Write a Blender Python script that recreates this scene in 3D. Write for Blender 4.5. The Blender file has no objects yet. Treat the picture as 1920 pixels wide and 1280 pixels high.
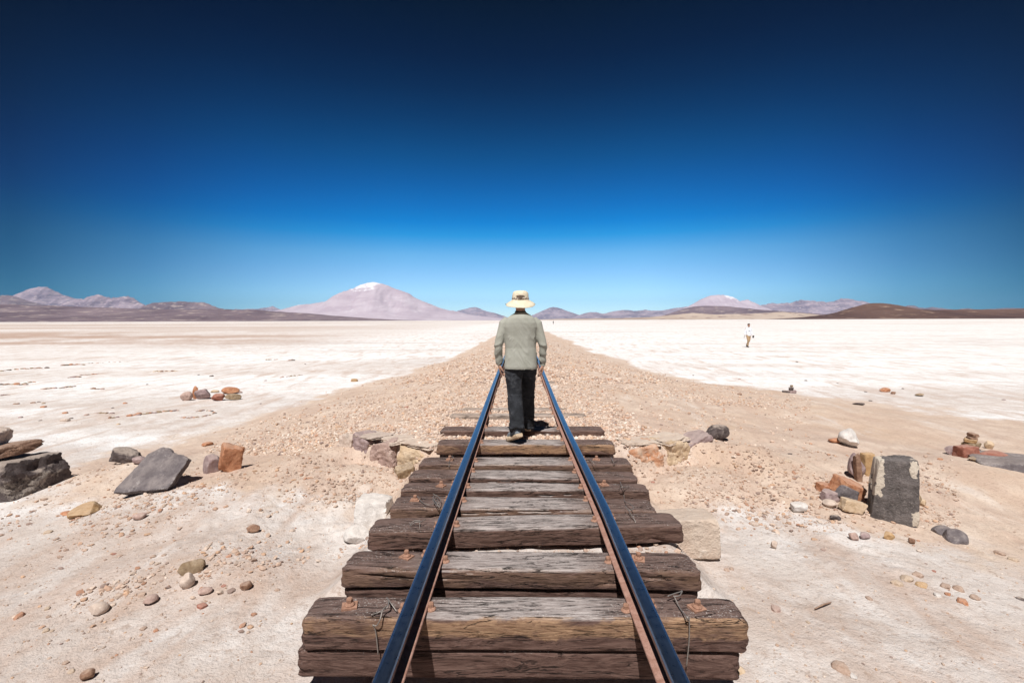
import bpy, bmesh, math, random
import numpy as np
from mathutils import Vector, Matrix, Euler

SC = bpy.context.scene
COL = SC.collection
R = math.radians
CAM_H = 1.27            # camera height above the rail tops (world z = 0)
F = 900.0               # focal length in pixels of the 1920 px wide photograph

# ------------------------------------------------------------------ camera
cam = bpy.data.cameras.new('camera')
cam.sensor_width = 36.0
cam.lens = F / 1920 * 36
cam.clip_start = 0.05
cam.clip_end = 200000
cam_o = bpy.data.objects.new('camera', cam)
COL.objects.link(cam_o)
cam_o.matrix_world = (Matrix.Translation((0, 0, CAM_H)) @ Matrix.Rotation(R(1.02), 4, 'Z')
                      @ Matrix.Rotation(R(90 - 2.545), 4, 'X') @ Matrix.Rotation(R(-0.2), 4, 'Z'))
SC.camera = cam_o
CM = cam_o.matrix_world.to_3x3()

# ------------------------------------------------------------------ sky
SUN_EL, SUN_AZ = R(59), R(180 + 13)      # azimuth measured clockwise from +y
world = bpy.data.worlds.new('World')
SC.world = world
world.use_nodes = True
nt = world.node_tree
bg = nt.nodes['Background']
sky = nt.nodes.new('ShaderNodeTexSky')
sky.sky_type = 'NISHITA'
sky.sun_disc = False
sky.sun_elevation = SUN_EL
sky.sun_rotation = SUN_AZ
sky.altitude = 3700
sky.air_density = 1.0
sky.dust_density = 0.3
sky.ozone_density = 1.0
geo = nt.nodes.new('ShaderNodeTexCoord')
sep = nt.nodes.new('ShaderNodeSeparateXYZ')
nt.links.new(geo.outputs['Generated'], sep.inputs[0])
# deep, polarised high-altitude sky: tone by elevation, and by the angle from the anti-solar horizon
rampz = nt.nodes.new('ShaderNodeValToRGB')
cr = rampz.color_ramp
cr.interpolation = 'LINEAR'
SKYR = [(0.0, (.70, .83, .94)), (.055, (.70, .90, 1.0)), (.094, (.58, .84, .97)), (.132, (.40, .80, .95)), (.17, (.06, .64, .93)),
        (.196, (.0, .51, .88)), (.227, (0, .42, .79)), (.268, (0, .335, .65)), (.316, (0, .255, .48)), (.371, (0, .16, .32)),
        (.423, (0, .09, .20)), (.471, (0, .050, .13)), (.555, (0, .022, .052)), (1.0, (0, .012, .04))]
while len(cr.elements) < len(SKYR):
    cr.elements.new(.5)
for e, (p, c) in zip(cr.elements, SKYR):
    e.position = p
    e.color = (*c, 1)
nt.links.new(sep.outputs[2], rampz.inputs[0])
rampy = nt.nodes.new('ShaderNodeValToRGB')
cr = rampy.color_ramp
cr.interpolation = 'LINEAR'
SKYA = [(0.0, (.16, .16, .16)), (.50, (.02, .10, .13)), (.685, (.045, .175, .245)), (.79, (.26, .43, .52)), (.876, (.62, .74, .80)), (.97, (1, 1, 1))]
while len(cr.elements) < len(SKYA):
    cr.elements.new(.5)
for e, (p, c) in zip(cr.elements, SKYA):
    e.position = p
    e.color = (*c, 1)
def wm(op, a, b=None):
    x = nt.nodes.new('ShaderNodeMath'); x.operation = op
    nt.links.new(a, x.inputs[0])
    if b is not None:
        nt.links.new(b, x.inputs[1])
    return x.outputs[0]
hz = wm('SQRT', wm('ADD', wm('MULTIPLY', sep.outputs[0], sep.outputs[0]), wm('MULTIPLY', sep.outputs[1], sep.outputs[1])))
nt.links.new(wm('DIVIDE', sep.outputs[1], hz), rampy.inputs[0])
m1 = nt.nodes.new('ShaderNodeMix'); m1.data_type = 'RGBA'; m1.blend_type = 'MULTIPLY'; m1.inputs[0].default_value = 1
m2 = nt.nodes.new('ShaderNodeMix'); m2.data_type = 'RGBA'; m2.blend_type = 'MULTIPLY'; m2.inputs[0].default_value = 1
nt.links.new(sky.outputs[0], m1.inputs[6]); nt.links.new(rampz.outputs[0], m1.inputs[7])
nt.links.new(m1.outputs[2], m2.inputs[6]); nt.links.new(rampy.outputs[0], m2.inputs[7])
nt.links.new(m2.outputs[2], bg.inputs[0])
bg.inputs[1].default_value = 0.14

# ------------------------------------------------------------------ sun
sun = bpy.data.lights.new('sun', 'SUN')
sun.energy = 5.0
sun.angle = R(0.55)
sun.color = (1.0, 0.968, 0.93)
sun_o = bpy.data.objects.new('sun', sun)
COL.objects.link(sun_o)
to_sun = Vector((math.sin(SUN_AZ) * math.cos(SUN_EL), math.cos(SUN_AZ) * math.cos(SUN_EL), math.sin(SUN_EL)))
sun_o.rotation_euler = to_sun.to_track_quat('Z', 'Y').to_euler()
sun_o.location = (0, -20, 30)

SC.view_settings.view_transform = 'Standard'
SC.view_settings.look = 'None'
SC.view_settings.exposure = 0.13
SC.view_settings.gamma = 1.0
SC.cycles.volume_bounces = 0
SC.cycles.max_bounces = 5
SC.cycles.diffuse_bounces = 3

# ------------------------------------------------------------------ helpers
def ray(px, py):
    return CM @ Vector(((px - 960) / F, (640 - py) / F, -1))

def at(px, py, z=0.0):
    d = ray(px, py)
    t = (z - CAM_H) / d.z
    return Vector((d.x * t, d.y * t, z))

def at_depth(px, py, D):
    d = ray(px, py)
    t = D / d.y
    return Vector((d.x * t, D, CAM_H + d.z * t))

def hsh(i, j, k):
    h = (i * 374761393 + j * 668265263 + k * 2147483647 * 3 + 1442695041) & 0xffffffff
    h = ((h ^ (h >> 13)) * 1274126177) & 0xffffffff
    h = ((h ^ (h >> 15)) * 2246822519) & 0xffffffff
    return ((h ^ (h >> 16)) & 0xffffff) / 8388607.5 - 1.0

def vnoise(x, y, z=0.0):
    x = np.asarray(x, float); y = np.asarray(y, float); z = np.zeros_like(x) + z
    xi, yi, zi = np.floor(x), np.floor(y), np.floor(z)
    fx, fy, fz = x - xi, y - yi, z - zi
    fx, fy, fz = fx*fx*(3-2*fx), fy*fy*(3-2*fy), fz*fz*(3-2*fz)
    xi, yi, zi = xi.astype(np.int64), yi.astype(np.int64), zi.astype(np.int64)
    o = 0
    for a in (0, 1):
        wa = fx if a else 1 - fx
        for b in (0, 1):
            wb = fy if b else 1 - fy
            for c in (0, 1):
                wc = fz if c else 1 - fz
                o = o + wa * wb * wc * hsh(xi + a, yi + b, zi + c)
    return o

def fbm(x, y, z=0.0, octv=4, gain=.5):
    o = 0; a = 1; n = 0
    for i in range(octv):
        s = 2.03 ** i
        o = o + a * vnoise(np.asarray(x) * s + 17.3 * i, np.asarray(y) * s - 9.1 * i, np.asarray(z) * s + 5.7 * i)
        n += a; a *= gain
    return o / n

def sstep(a, b, x):
    t = np.clip((x - a) / (b - a), 0, 1)
    return t * t * (3 - 2 * t)

def mesh_np(name, V, faces, mat=None, smooth=False, parent=None, link=True):
    """V (N,3); faces: (M,k) array or list of lists"""
    me = bpy.data.meshes.new(name)
    V = np.asarray(V, np.float32)
    if isinstance(faces, np.ndarray):
        M, k = faces.shape
        me.vertices.add(len(V)); me.vertices.foreach_set('co', V.ravel())
        me.loops.add(M * k); me.loops.foreach_set('vertex_index', faces.astype(np.int32).ravel())
        me.polygons.add(M)
        me.polygons.foreach_set('loop_start', np.arange(0, M * k, k, dtype=np.int32))
        me.polygons.foreach_set('loop_total', np.full(M, k, np.int32))
        me.update(calc_edges=True)
        me.validate()
    else:
        me.from_pydata([tuple(map(float, v)) for v in V], [], faces)
        me.update()
    me.polygons.foreach_set('use_smooth', np.full(len(me.polygons), smooth))
    if mat is not None:
        for m in (mat if isinstance(mat, (list, tuple)) else [mat]):
            me.materials.append(m)
    o = bpy.data.objects.new(name, me)
    if link:
        COL.objects.link(o)
    if parent is not None:
        o.parent = parent
    return o

def empty(name, loc=(0, 0, 0), rot=(0, 0, 0)):
    o = bpy.data.objects.new(name, None)
    o.empty_display_size = .1
    COL.objects.link(o)
    o.location = loc; o.rotation_euler = rot
    return o

def tag(o, label=None, cat=None, group=None, kind=None):
    if label: o['label'] = label
    if cat: o['category'] = cat
    if group: o['group'] = group
    if kind: o['kind'] = kind
    return o

def add_color(me, name, C):
    a = me.color_attributes.new(name, 'FLOAT_COLOR', 'POINT')
    C = np.asarray(C, np.float32)
    if C.shape[1] == 3:
        C = np.hstack([C, np.ones((len(C), 1), np.float32)])
    a.data.foreach_set('color', C.ravel())

def loft(rings, cap=True):
    """rings: list of (n,3) arrays of equal n -> verts, faces"""
    n = len(rings[0]); V = np.vstack(rings); Fc = []
    for i in range(len(rings) - 1):
        a = i * n; b = a + n
        for j in range(n):
            k = (j + 1) % n
            Fc.append([a + j, a + k, b + k, b + j])
    if cap:
        Fc.append(list(range(n))[::-1])
        Fc.append(list(range((len(rings) - 1) * n, len(rings) * n)))
    return V, Fc

class MB:
    def __init__(s): s.V = []; s.F = []; s.n = 0; s.M = []
    def add(s, V, Fc, mi=0):
        s.V.append(np.asarray(V, float)); s.F += [[i + s.n for i in f] for f in Fc]; s.n += len(V); s.M += [mi] * len(Fc)
        return s
    def tube(s, pts, rad, n=8, mi=0):
        pts = [Vector(p) for p in pts]; rings = []
        rad = rad if isinstance(rad, (list, tuple)) else [rad] * len(pts)
        up = Vector((0, 0, 1)); u = None
        for i, p in enumerate(pts):
            t = (pts[min(i + 1, len(pts) - 1)] - pts[max(i - 1, 0)])
            t = t.normalized() if t.length > 1e-9 else up
            if u is None:
                a = Vector((1, 0, 0)) if abs(t.x) < .9 else Vector((0, 1, 0))
                u = t.cross(a).normalized()
            else:
                u = (u - t * u.dot(t)).normalized()
            w = t.cross(u)
            r = rad[i]
            ru, rw = r if isinstance(r, (tuple, list)) else (r, r)
            rings.append(np.array([p + u * math.cos(q) * ru + w * math.sin(q) * rw for q in np.arange(n) * 2 * math.pi / n]))
        V, Fc = loft(rings)
        return s.add(V, Fc, mi)
    def build(s, name, mat, parent=None, smooth=False):
        o = mesh_np(name, np.vstack(s.V), s.F, mat, smooth, parent)
        if any(s.M): o.data.polygons.foreach_set('material_index', s.M)
        return o

# ------------------------------------------------------------------ materials
def newmat(name, rough=.9, metal=0.0, spec=.3):
    m = bpy.data.materials.new(name); m.use_nodes = True
    b = m.node_tree.nodes['Principled BSDF']
    b.inputs['Roughness'].default_value = rough
    b.inputs['Metallic'].default_value = metal
    b.inputs['Specular IOR Level'].default_value = spec
    return m, m.node_tree, b

class NT:
    def __init__(s, nt): s.nt = nt
    def n(s, t, **k):
        x = s.nt.nodes.new(t)
        for a, v in k.items(): setattr(x, a, v)
        return x
    def l(s, a, b): s.nt.links.new(a, b)
    def coord(s, kind='Object', scale=(1, 1, 1)):
        tc = s.n('ShaderNodeTexCoord'); mp = s.n('ShaderNodeMapping')
        s.l(tc.outputs[kind], mp.inputs[0]); mp.inputs['Scale'].default_value = scale
        return mp.outputs[0]
    def noise(s, vec, scale, detail=6, rough=.6, dist=0.0):
        x = s.n('ShaderNodeTexNoise'); s.l(vec, x.inputs['Vector'])
        x.inputs['Scale'].default_value = scale; x.inputs['Detail'].default_value = detail
        x.inputs['Roughness'].default_value = rough; x.inputs['Distortion'].default_value = dist
        return x.outputs['Fac']
    def ramp(s, fac, stops, interp='LINEAR'):
        x = s.n('ShaderNodeValToRGB'); c = x.color_ramp; c.interpolation = interp
        while len(c.elements) < len(stops): c.elements.new(.5)
        for e, (p, col) in zip(c.elements, stops):
            e.position = p; e.color = (*col, 1) if isinstance(col, tuple) else (col, col, col, 1)
        s.l(fac, x.inputs[0]); return x.outputs[0]
    def mix(s, fac, a, b, mode='MIX'):
        x = s.n('ShaderNodeMix'); x.data_type = 'RGBA'; x.blend_type = mode
        for inp, v in ((x.inputs[0], fac), (x.inputs[6], a), (x.inputs[7], b)):
            if isinstance(v, (int, float)): inp.default_value = v
            elif isinstance(v, tuple): inp.default_value = (*v, 1)
            else: s.l(v, inp)
        return x.outputs[2]
    def math(s, op, a, b=0.0, clamp=False):
        x = s.n('ShaderNodeMath'); x.operation = op; x.use_clamp = clamp
        for inp, v in ((x.inputs[0], a), (x.inputs[1], b)):
            if isinstance(v, (int, float)): inp.default_value = v
            else: s.l(v, inp)
        return x.outputs[0]
    def bump(s, h, bsdf, dist=.01, strength=1.0, prev=None):
        x = s.n('ShaderNodeBump'); x.inputs['Distance'].default_value = dist; x.inputs['Strength'].default_value = strength
        s.l(h, x.inputs['Height'])
        if prev is not None: s.l(prev, x.inputs['Normal'])
        if bsdf is not None: s.l(x.outputs[0], bsdf.inputs['Normal'])
        return x.outputs[0]

_rm = {}
def rockmat(kind, cls='L'):
    if (kind, cls) in _rm: return _rm[(kind, cls)]
    ns, bs = {'L': (1, 1), 'M': (2.2, .4), 'S': (5, .15), 'P': (1, .10)}[cls]
    P = {'dark': ((.060, .045, .044), (.135, .108, .105), (.42, .36, .31)),
         'slate': ((.13, .11, .115), (.21, .185, .19), (.46, .42, .41)),
         'slab': ((.085, .075, .072), (.15, .135, .13), (.26, .23, .21)),
         'orange': ((.37, .15, .075), (.56, .29, .17), (.34, .22, .18)),
         'ochre': ((.40, .235, .11), (.55, .37, .20), (.45, .34, .24)),
         'pink': ((.34, .23, .20), (.50, .36, .31), (.60, .50, .44)),
         'mauve': ((.27, .19, .19), (.42, .32, .31), (.55, .46, .43)),
         'brown': ((.20, .11, .075), (.36, .22, .15), (.50, .38, .29)),
         'red': ((.27, .10, .07), (.42, .18, .13), (.50, .32, .26)),
         'tan': ((.50, .36, .23), (.64, .50, .36), (.68, .56, .44)),
         'beige': ((.46, .36, .30), (.60, .49, .42), (.70, .60, .53)),
         'olive': ((.22, .15, .09), (.40, .30, .20), (.52, .43, .32)),
         'white': ((.56, .52, .49), (.74, .70, .67), (.80, .77, .74)),
         'concrete': ((.58, .455, .365), (.65, .54, .45), (.72, .64, .56)),
         'fawn': ((.33, .22, .165), (.47, .34, .27), (.58, .47, .40)), 'clay': ((.42, .31, .22), (.56, .44, .34), (.62, .52, .44)),
         'crust2': ((.54, .42, .34), (.66, .545, .45), (.70, .60, .51)),
         'crust': ((.50, .21, .10), (.60, .44, .33), (.68, .60, .51))}[kind]
    m, nt_, b = newmat('rock_' + kind, .92)
    T = NT(nt_); v = T.coord('Object')
    n1 = T.noise(v, 7 * ns, 6, .62, .3); n2 = T.noise(v, 38 * min(ns, 3), 7, .7); n3 = T.noise(v, 3.2 * ns, 4, .6, .8)
    c = T.mix(T.ramp(n1, [(.36, 0.0), (.64, 1.0)]), P[0], P[1])
    c = T.mix(T.ramp(T.math('ADD', T.math('MULTIPLY', n3, .6), T.math('MULTIPLY', n2, .4)), [(.54, 0.0), (.63, .75)]), c, P[2])
    c = T.mix(T.ramp(n2, [(.30, .35), (.48, 0.0)]), c, tuple(x * .45 for x in P[0]))
    g = T.n('ShaderNodeNewGeometry'); sn = T.n('ShaderNodeSeparateXYZ'); T.l(g.outputs['Normal'], sn.inputs[0])
    du = T.math('MULTIPLY', T.ramp(T.math('ADD', sn.outputs[2], T.math('MULTIPLY', T.math('SUBTRACT', n1, .5), .9)), [(.62, 0.0), (.92, 1.0)]), {'dark': .62, 'slate': .22}.get(kind, .25))
    c = T.mix(du, c, (.50, .41, .35))          # dust settled on the upper faces
    T.l(c, b.inputs['Base Color'])
    bp = T.bump(n1, None, .03 * bs, 1.0)
    T.bump(n2, b, .012 * bs, 1.0, bp)
    _rm[(kind, cls)] = m
    return m

# ------------------------------------------------------------------ terrain shape
PLAIN = -0.79
LY = [-50, 0, 3.0, 5.0, 6.9, 9.2, 13.7, 20, 27, 58, 400]
LX = [3.2, 3.2, 3.6, 5.2, 6.0, 5.8, 4.9, 4.1, 3.55, 3.3, 3.3]
RY = [-50, 0, 3.0, 5.0, 7.0, 9.5, 10.7, 13.4, 15.1, 15.6, 19.8, 27.5, 53, 400]
RX = [3.2, 3.2, 4.2, 6.0, 8.2, 9.3, 8.5, 7.7, 6.9, 5.8, 4.9, 4.6, 4.5, 4.5]

def foot_d(x, y):
    """normalised distance from the track: 0 on the track bed, 1 at the foot of the bank"""
    w = np.where(x < 0, np.interp(y, LY, LX), np.interp(y, RY, RX))
    return np.maximum(np.abs(x) - 1.25, 0) / (w - 1.25)

def yedge(x):
    return np.interp(x, [-6, -3.2, -2.1, -1.1, 1.26, 2.3, 3.6, 6], [5.3, 5.9, 6.05, 5.47, 5.58, 5.95, 5.7, 5.0])

def ground(x, y, fine=True):
    x = np.asarray(x, float); y = np.asarray(y, float)
    q = foot_d(x, y)
    top = -0.175 - .02 * sstep(6, 5.4, y) + .032 * sstep(6.35, 6.9, y)
    prof = np.clip(1 - q, 0, 1)
    prof = prof * (0.55 + .45 * prof) + .05 * sstep(.0, .25, prof) * (1 - prof)
    # the wide fan right of the track is low and rounded
    h = PLAIN + (top - PLAIN) * np.clip(prof, 0, 1)
    bed = -0.52 - .24 * sstep(1.8, 5.5, np.abs(x)) - .05 * sstep(2.5, .5, y) + .05 * fbm(x * .6, y * .6, 3.3, 3)
    wdt = np.interp(np.abs(x), [0, 2.0, 2.6, 4, 8], [.12, .14, .9, 2.2, 3.0])
    ye = yedge(x) + .10 * fbm(x * 2.1, y * .3, 7.7, 3)
    t = sstep(-wdt, 0, y - ye)
    h = np.minimum(h, h)
    o = bed + (h - bed) * t
    dirt = -.262 + .02 * fbm(x * 5, y * 5, 9.9, 3)
    kd = sstep(2.90, 3.02, y) * sstep(1.35, .98, np.abs(x)) * sstep(5.75, 5.6, y)
    o = np.maximum(o, o + (dirt - o) * kd)
    r = np.hypot(x, y)
    bank = np.clip(1.2 - q, 0, 1) * sstep(3.0, 4.5, y)
    o = o + .085 * fbm(x * .45, y * .45, 1.1, 4) * sstep(120, 20, r) * np.clip(.5 + bank - .7 * (np.abs(x) < 1.3) * (y > 5.6), .1, 1)
    # debris mounds on the banks of the wash
    for cx, cy, s, a in ((-5.1, 6.0, .75, .16), (-3.3, 4.75, .9, .12), (-2.35, 4.7, .7, .09), (3.6, 5.25, .9, .06), (2.6, 4.9, .8, .08),
                         (5.7, 5.9, .9, .14), (-1.75, 5.35, .45, .13), (1.95, 5.30, .50, .14), (-2.5, 5.6, .5, .12), (2.7, 5.6, .5, .10), (-2.35, 3.6, .45, .09), (-2.9, 3.3, .3, .04), (-1.9, 3.3, .3, .05)):
        o = o + a * np.exp(-((x - cx) ** 2 + (y - cy) ** 2) / s ** 2)
    if fine:
        k = sstep(60, 6, r)
        o = o + k * (.012 * fbm(x * 3, y * 3, 2.2, 4) + bank * (np.abs(x) > 1.2) * (.045 * fbm(x * 2.2, y * 2.2, 14.2, 4) + .022 * fbm(x * 9, y * 9, 4.2, 3))
                     + .004 * fbm(x * 14, y * 14, 9.2, 3))
        # wind-scoured ripples and clods
        cl = np.clip(fbm(x * 6.5, y * 6.5, 12.2, 4) - .12, 0, 1) * np.clip(fbm(x * 1.1, y * 1.1, 31.0, 3) + .15, 0, .6)
        o = o + k * .14 * cl * (.35 + bank)
    far = sstep(3000, 30000, r)
    return o - 0 * far

def ground1(x, y):
    return float(ground(np.array([x]), np.array([y]))[0])

def drop(px, py, sink=0.0):
    """the point of the ground seen at a photograph pixel"""
    z = -.5
    for _ in range(14):
        p = at(px, py, z)
        z = .5 * z + .5 * ground1(p.x, p.y)
    p.z = z - sink
    return p

# ------------------------------------------------------------------ ground sheet
def build_ground():
    az = np.concatenate([np.arange(-180, -56, 3.0), np.arange(-56, 56, .13), np.arange(56, 180.1, 3.0)])
    rr = [0.25, .6, .9, 1.2, 1.5]
    while rr[-1] < 90:
        r = rr[-1]
        rr.append(r + max(.010, r * r / (900 * 1.85) * 2.0))
    while rr[-1] < 36000:
        rr.append(rr[-1] * 1.09)
    rr = np.array(rr)
    A, Rr = np.meshgrid(np.radians(az), rr)
    X = (np.sin(A) * Rr).ravel(); Y = (np.cos(A) * Rr).ravel()
    Z = ground(X, Y)
    n = len(az); m = len(rr)
    i = np.arange((m - 1) * n).reshape(m - 1, n)[:, :-1].ravel()
    Fq = np.stack([i, i + n, i + n + 1, i + 1], 1)[:, ::-1]
    q = foot_d(X, Y)
    w1 = fbm(X * .9, Y * .9, 8.8, 5) ; w2 = fbm(X * .12, Y * .12, 5.5, 4)
    w3 = fbm(X * .012, Y * .035, 2.5, 5)
    bx = np.interp(X, [-6, -3.6, -2.5, 0, 2.0, 2.65, 3.9, 6], [4.9, 4.75, 4.4, 4.2, 4.35, 4.0, 3.5, 3.3])
    inb = sstep(-.7, .8, Y - bx + 1.0 * w1)
    soil = sstep(1.22, .90, q + .20 * w1 + .22 * fbm(X * .35, Y * .35, 6.6, 4)) * inb
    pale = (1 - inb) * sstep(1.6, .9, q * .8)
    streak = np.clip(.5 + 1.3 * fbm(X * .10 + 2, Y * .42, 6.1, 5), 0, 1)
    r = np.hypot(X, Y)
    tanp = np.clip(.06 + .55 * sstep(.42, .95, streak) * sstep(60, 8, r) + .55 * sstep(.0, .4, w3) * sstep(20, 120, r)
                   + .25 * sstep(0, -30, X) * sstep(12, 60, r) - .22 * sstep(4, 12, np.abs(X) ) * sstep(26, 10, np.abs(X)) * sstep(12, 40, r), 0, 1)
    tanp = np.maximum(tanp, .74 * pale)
    # brown gravel flats far to the left
    ang = X / np.maximum(Y, .1)
    brown = sstep(-.28, -.62, ang + .10 * fbm(X * .006, Y * .03, 1.9, 4)) * sstep(36, 44, Y + 3 * w2) * sstep(110, 75, Y + 9 * w2) \
        * sstep(-.30, .20, fbm(X * .02, Y * .20, 3.9, 5) + .07) * .95
    brown2 = .55 * sstep(-.05, -.5, ang) * sstep(90, 140, Y) * sstep(900, 300, Y) * sstep(-.2, .3, fbm(X * .004, Y * .02, 7.9, 4))
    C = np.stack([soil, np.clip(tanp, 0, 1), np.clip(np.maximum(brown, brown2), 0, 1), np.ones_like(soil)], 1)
    m_, nt_, b = newmat('ground_salt_and_soil', .95, spec=.15)
    T = NT(nt_)
    at_ = T.n('ShaderNodeAttribute', attribute_name='zone')
    s3 = T.n('ShaderNodeSeparateColor'); T.l(at_.outputs['Color'], s3.inputs[0])
    g = T.n('ShaderNodeNewGeometry')
    pos = g.outputs['Position']
    big = T.noise(pos, .55, 6, .6, .4); mid = T.noise(pos, 2.6, 8, .65, .3); fin = T.noise(pos, 21, 6, .7); grit = T.noise(pos, 75, 3, .7)
    mp = T.n('ShaderNodeMapping'); T.l(pos, mp.inputs[0]); mp.inputs['Scale'].default_value = (.25, 1.3, 1); mp.inputs['Rotation'].default_value = (0, 0, R(-14))
    strk = T.noise(mp.outputs[0], 1.6, 8, .66, .5)
    salt = T.mix(T.ramp(strk, [(.40, 0.0), (.66, 1.0)]), (.89, .89, .895), (.79, .765, .755))
    mp3 = T.n('ShaderNodeMapping'); T.l(pos, mp3.inputs[0]); mp3.inputs['Scale'].default_value = (.035, .16, 1); mp3.inputs['Rotation'].default_value = (0, 0, R(7))
    band = T.noise(mp3.outputs[0], 1.0, 9, .68, 1.0)
    salt = T.mix(T.ramp(band, [(.52, 0.0), (.60, .75)]), salt, (.66, .625, .61))
    vc = T.n('ShaderNodeTexVoronoi'); vc.feature = 'DISTANCE_TO_EDGE'; T.l(pos, vc.inputs['Vector']); vc.inputs['Scale'].default_value = .9
    salt = T.mix(T.math('MULTIPLY', T.ramp(vc.outputs['Distance'], [(.0, .55), (.035, 0.0)]), T.ramp(mid, [(.45, 0.0), (.6, 1.0)])), salt, (.60, .55, .52))
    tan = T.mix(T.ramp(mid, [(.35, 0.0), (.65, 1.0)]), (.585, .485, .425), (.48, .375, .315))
    soilc = T.mix(T.ramp(mid, [(.34, 0.0), (.66, 1.0)]), (.53, .40, .325), (.69, .565, .47))
    soilc = T.mix(T.ramp(big, [(.45, 0.0), (.66, .6)]), soilc, (.58, .42, .31))
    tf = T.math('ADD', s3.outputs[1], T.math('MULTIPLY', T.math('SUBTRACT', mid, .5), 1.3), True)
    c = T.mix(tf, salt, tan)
    # white salt bloom over the sand
    c = T.mix(T.math('MULTIPLY', T.ramp(T.math('ADD', T.math('MULTIPLY', big, .6), T.math('MULTIPLY', mid, .4)), [(.50, 0.0), (.60, 1.0)]), .5), c, (.74, .69, .655))
    sf = T.ramp(T.math('ADD', s3.outputs[0], T.math('MULTIPLY', T.math('SUBTRACT', mid, .5), 1.5)), [(.25, 0.0), (.75, 1.0)])
    c = T.mix(sf, c, soilc)
    mp2 = T.n('ShaderNodeMapping'); T.l(pos, mp2.inputs[0]); mp2.inputs['Scale'].default_value = (1.7, .45, 1); mp2.inputs['Rotation'].default_value = (0, 0, R(12))
    smear = T.noise(mp2.outputs[0], 1.15, 7, .62, .7)
    c = T.mix(T.ramp(smear, [(.50, 0.0), (.66, .62)]), c, (.52, .38, .305))
    c = T.mix(T.ramp(smear, [(.30, .5), (.44, 0.0)]), c, (.74, .695, .665))
    bf = T.math('ADD', s3.outputs[2], T.math('MULTIPLY', T.math('SUBTRACT', mid, .5), 1.1), True)
    bf = T.math('MULTIPLY', bf, T.math('GREATER_THAN', s3.outputs[2], .02))
    c = T.mix(bf, c, (.46, .325, .26))
    c = T.mix(T.ramp(fin, [(.35, .5), (.45, 0.0)]), c, (.36, .25, .19))
    c = T.mix(T.ramp(grit, [(.33, .30), (.43, 0.0)]), c, (.34, .26, .21))
    T.l(c, b.inputs['Base Color'])
    bp = T.bump(mid, None, .06, .5)
    bp = T.bump(fin, None, .018, 1.0, bp)
    T.bump(grit, b, .006, 1.0, bp)
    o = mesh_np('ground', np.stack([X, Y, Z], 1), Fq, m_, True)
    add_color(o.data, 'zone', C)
    tag(o, kind='structure')
    return o
build_ground()

# ------------------------------------------------------------------ mountains on the horizon
def hillmat(name, lo, hi, patch, snow=False, ps=(.55, .62)):
    m, nt_, b = newmat(name, .97, spec=.05)
    T = NT(nt_)
    g = T.n('ShaderNodeNewGeometry')
    mp = T.n('ShaderNodeMapping'); T.l(g.outputs['Position'], mp.inputs[0]); mp.inputs['Scale'].default_value = (.001, .001, .004)
    n1 = T.noise(mp.outputs[0], 1.1, 8, .6, .4); n2 = T.noise(mp.outputs[0], 5.0, 8, .65)
    c = T.mix(T.ramp(n1, [(.38, 0.0), (.62, 1.0)]), lo, hi)
    c = T.mix(T.ramp(n2, [(ps[0], 0.0), (ps[1], .8)]), c, patch)
    if snow:
        a = T.n('ShaderNodeAttribute', attribute_name='snow')
        s = T.math('MULTIPLY', a.outputs['Fac'], 1.0)
        s = T.ramp(T.math('ADD', s, T.math('MULTIPLY', T.math('SUBTRACT', n2, .5), 5.0)), [(.72, 0.0), (1.2, .7)])
        c = T.mix(s, c, (.85, .85, .88))
    T.l(c, b.inputs['Base Color'])
    return m

def mountain(name, D, prof, deep, mat, seed, rough=.06, snow=None, base=601, side=True):
    P = [at_depth(px, py, D) for px, py in prof]
    xs = np.array([p.x for p in P]); zs = np.array([p.z for p in P])
    nx = max(60, int((prof[-1][0] - prof[0][0]) / 1.1)); ny = 60
    X, Tt = np.meshgrid(np.linspace(xs[0], xs[-1], nx), np.linspace(-1, 1, ny))
    hmax = zs.max()
    # smooth interpolation of the outline
    H = np.interp(X, xs, zs) - PLAIN
    Hs = sum(np.interp(X + k * (xs[-1] - xs[0]) * .004, xs, zs) - PLAIN for k in (-1, 0, 1)) / 3
    H = .5 * H + .5 * Hs
    Y = D + Tt * deep + .18 * deep * fbm(X / deep * 1.3, Tt * .0 + seed, 2.0, 2)
    u = np.abs(Tt)
    # slopes run down from the crest as ridges and gullies
    gul = fbm(X / deep * 5.0 + Tt * 1.3, Tt * 1.2 + seed, seed, 5)
    gul2 = 1 - 2 * np.abs(fbm(X / deep * 9.0 - Tt * 1.1, Tt * 1.6 + seed * 2, seed, 4))
    k = np.clip(1 - u, 0, 1)
    k = k * (.52 + .48 * k) * (1 + .30 * gul * 4 * u * (1 - u)) + 0
    Z = H * np.clip(k, 0, 1.2) + hmax * rough * (.5 * gul + .35 * gul2) * np.clip(H / hmax * 1.5, 0, 1) * np.clip(k * 2, 0, 1)
    ed = sstep(0, .03, (X - xs[0]) / (xs[-1] - xs[0])) * sstep(0, .03, (xs[-1] - X) / (xs[-1] - xs[0]))
    Z = PLAIN - 3 + np.maximum(Z, 0) * ed
    Z[u > .999] = PLAIN - 3
    i = (np.arange(ny - 1)[:, None] * nx + np.arange(nx - 1)[None]).ravel()
    Fq = np.stack([i, i + 1, i + nx + 1, i + nx], 1)
    o = mesh_np(name, np.stack([X.ravel(), Y.ravel(), Z.ravel()], 1), Fq, mat, True)
    if snow:
        x0, x1, zz = snow
        a = at_depth(x0, 560, D).x; b_ = at_depth(x1, 560, D).x; zc = at_depth(900, zz, D).z
        s = sstep(zc, hmax, Z) * sstep(a, a + (b_ - a) * .2, X) * sstep(b_, b_ - (b_ - a) * .2, X) * 1.6
        add_color(o.data, 'snow', np.repeat(s.ravel()[:, None], 3, 1))
    tag(o, kind='structure')
    return o

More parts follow.
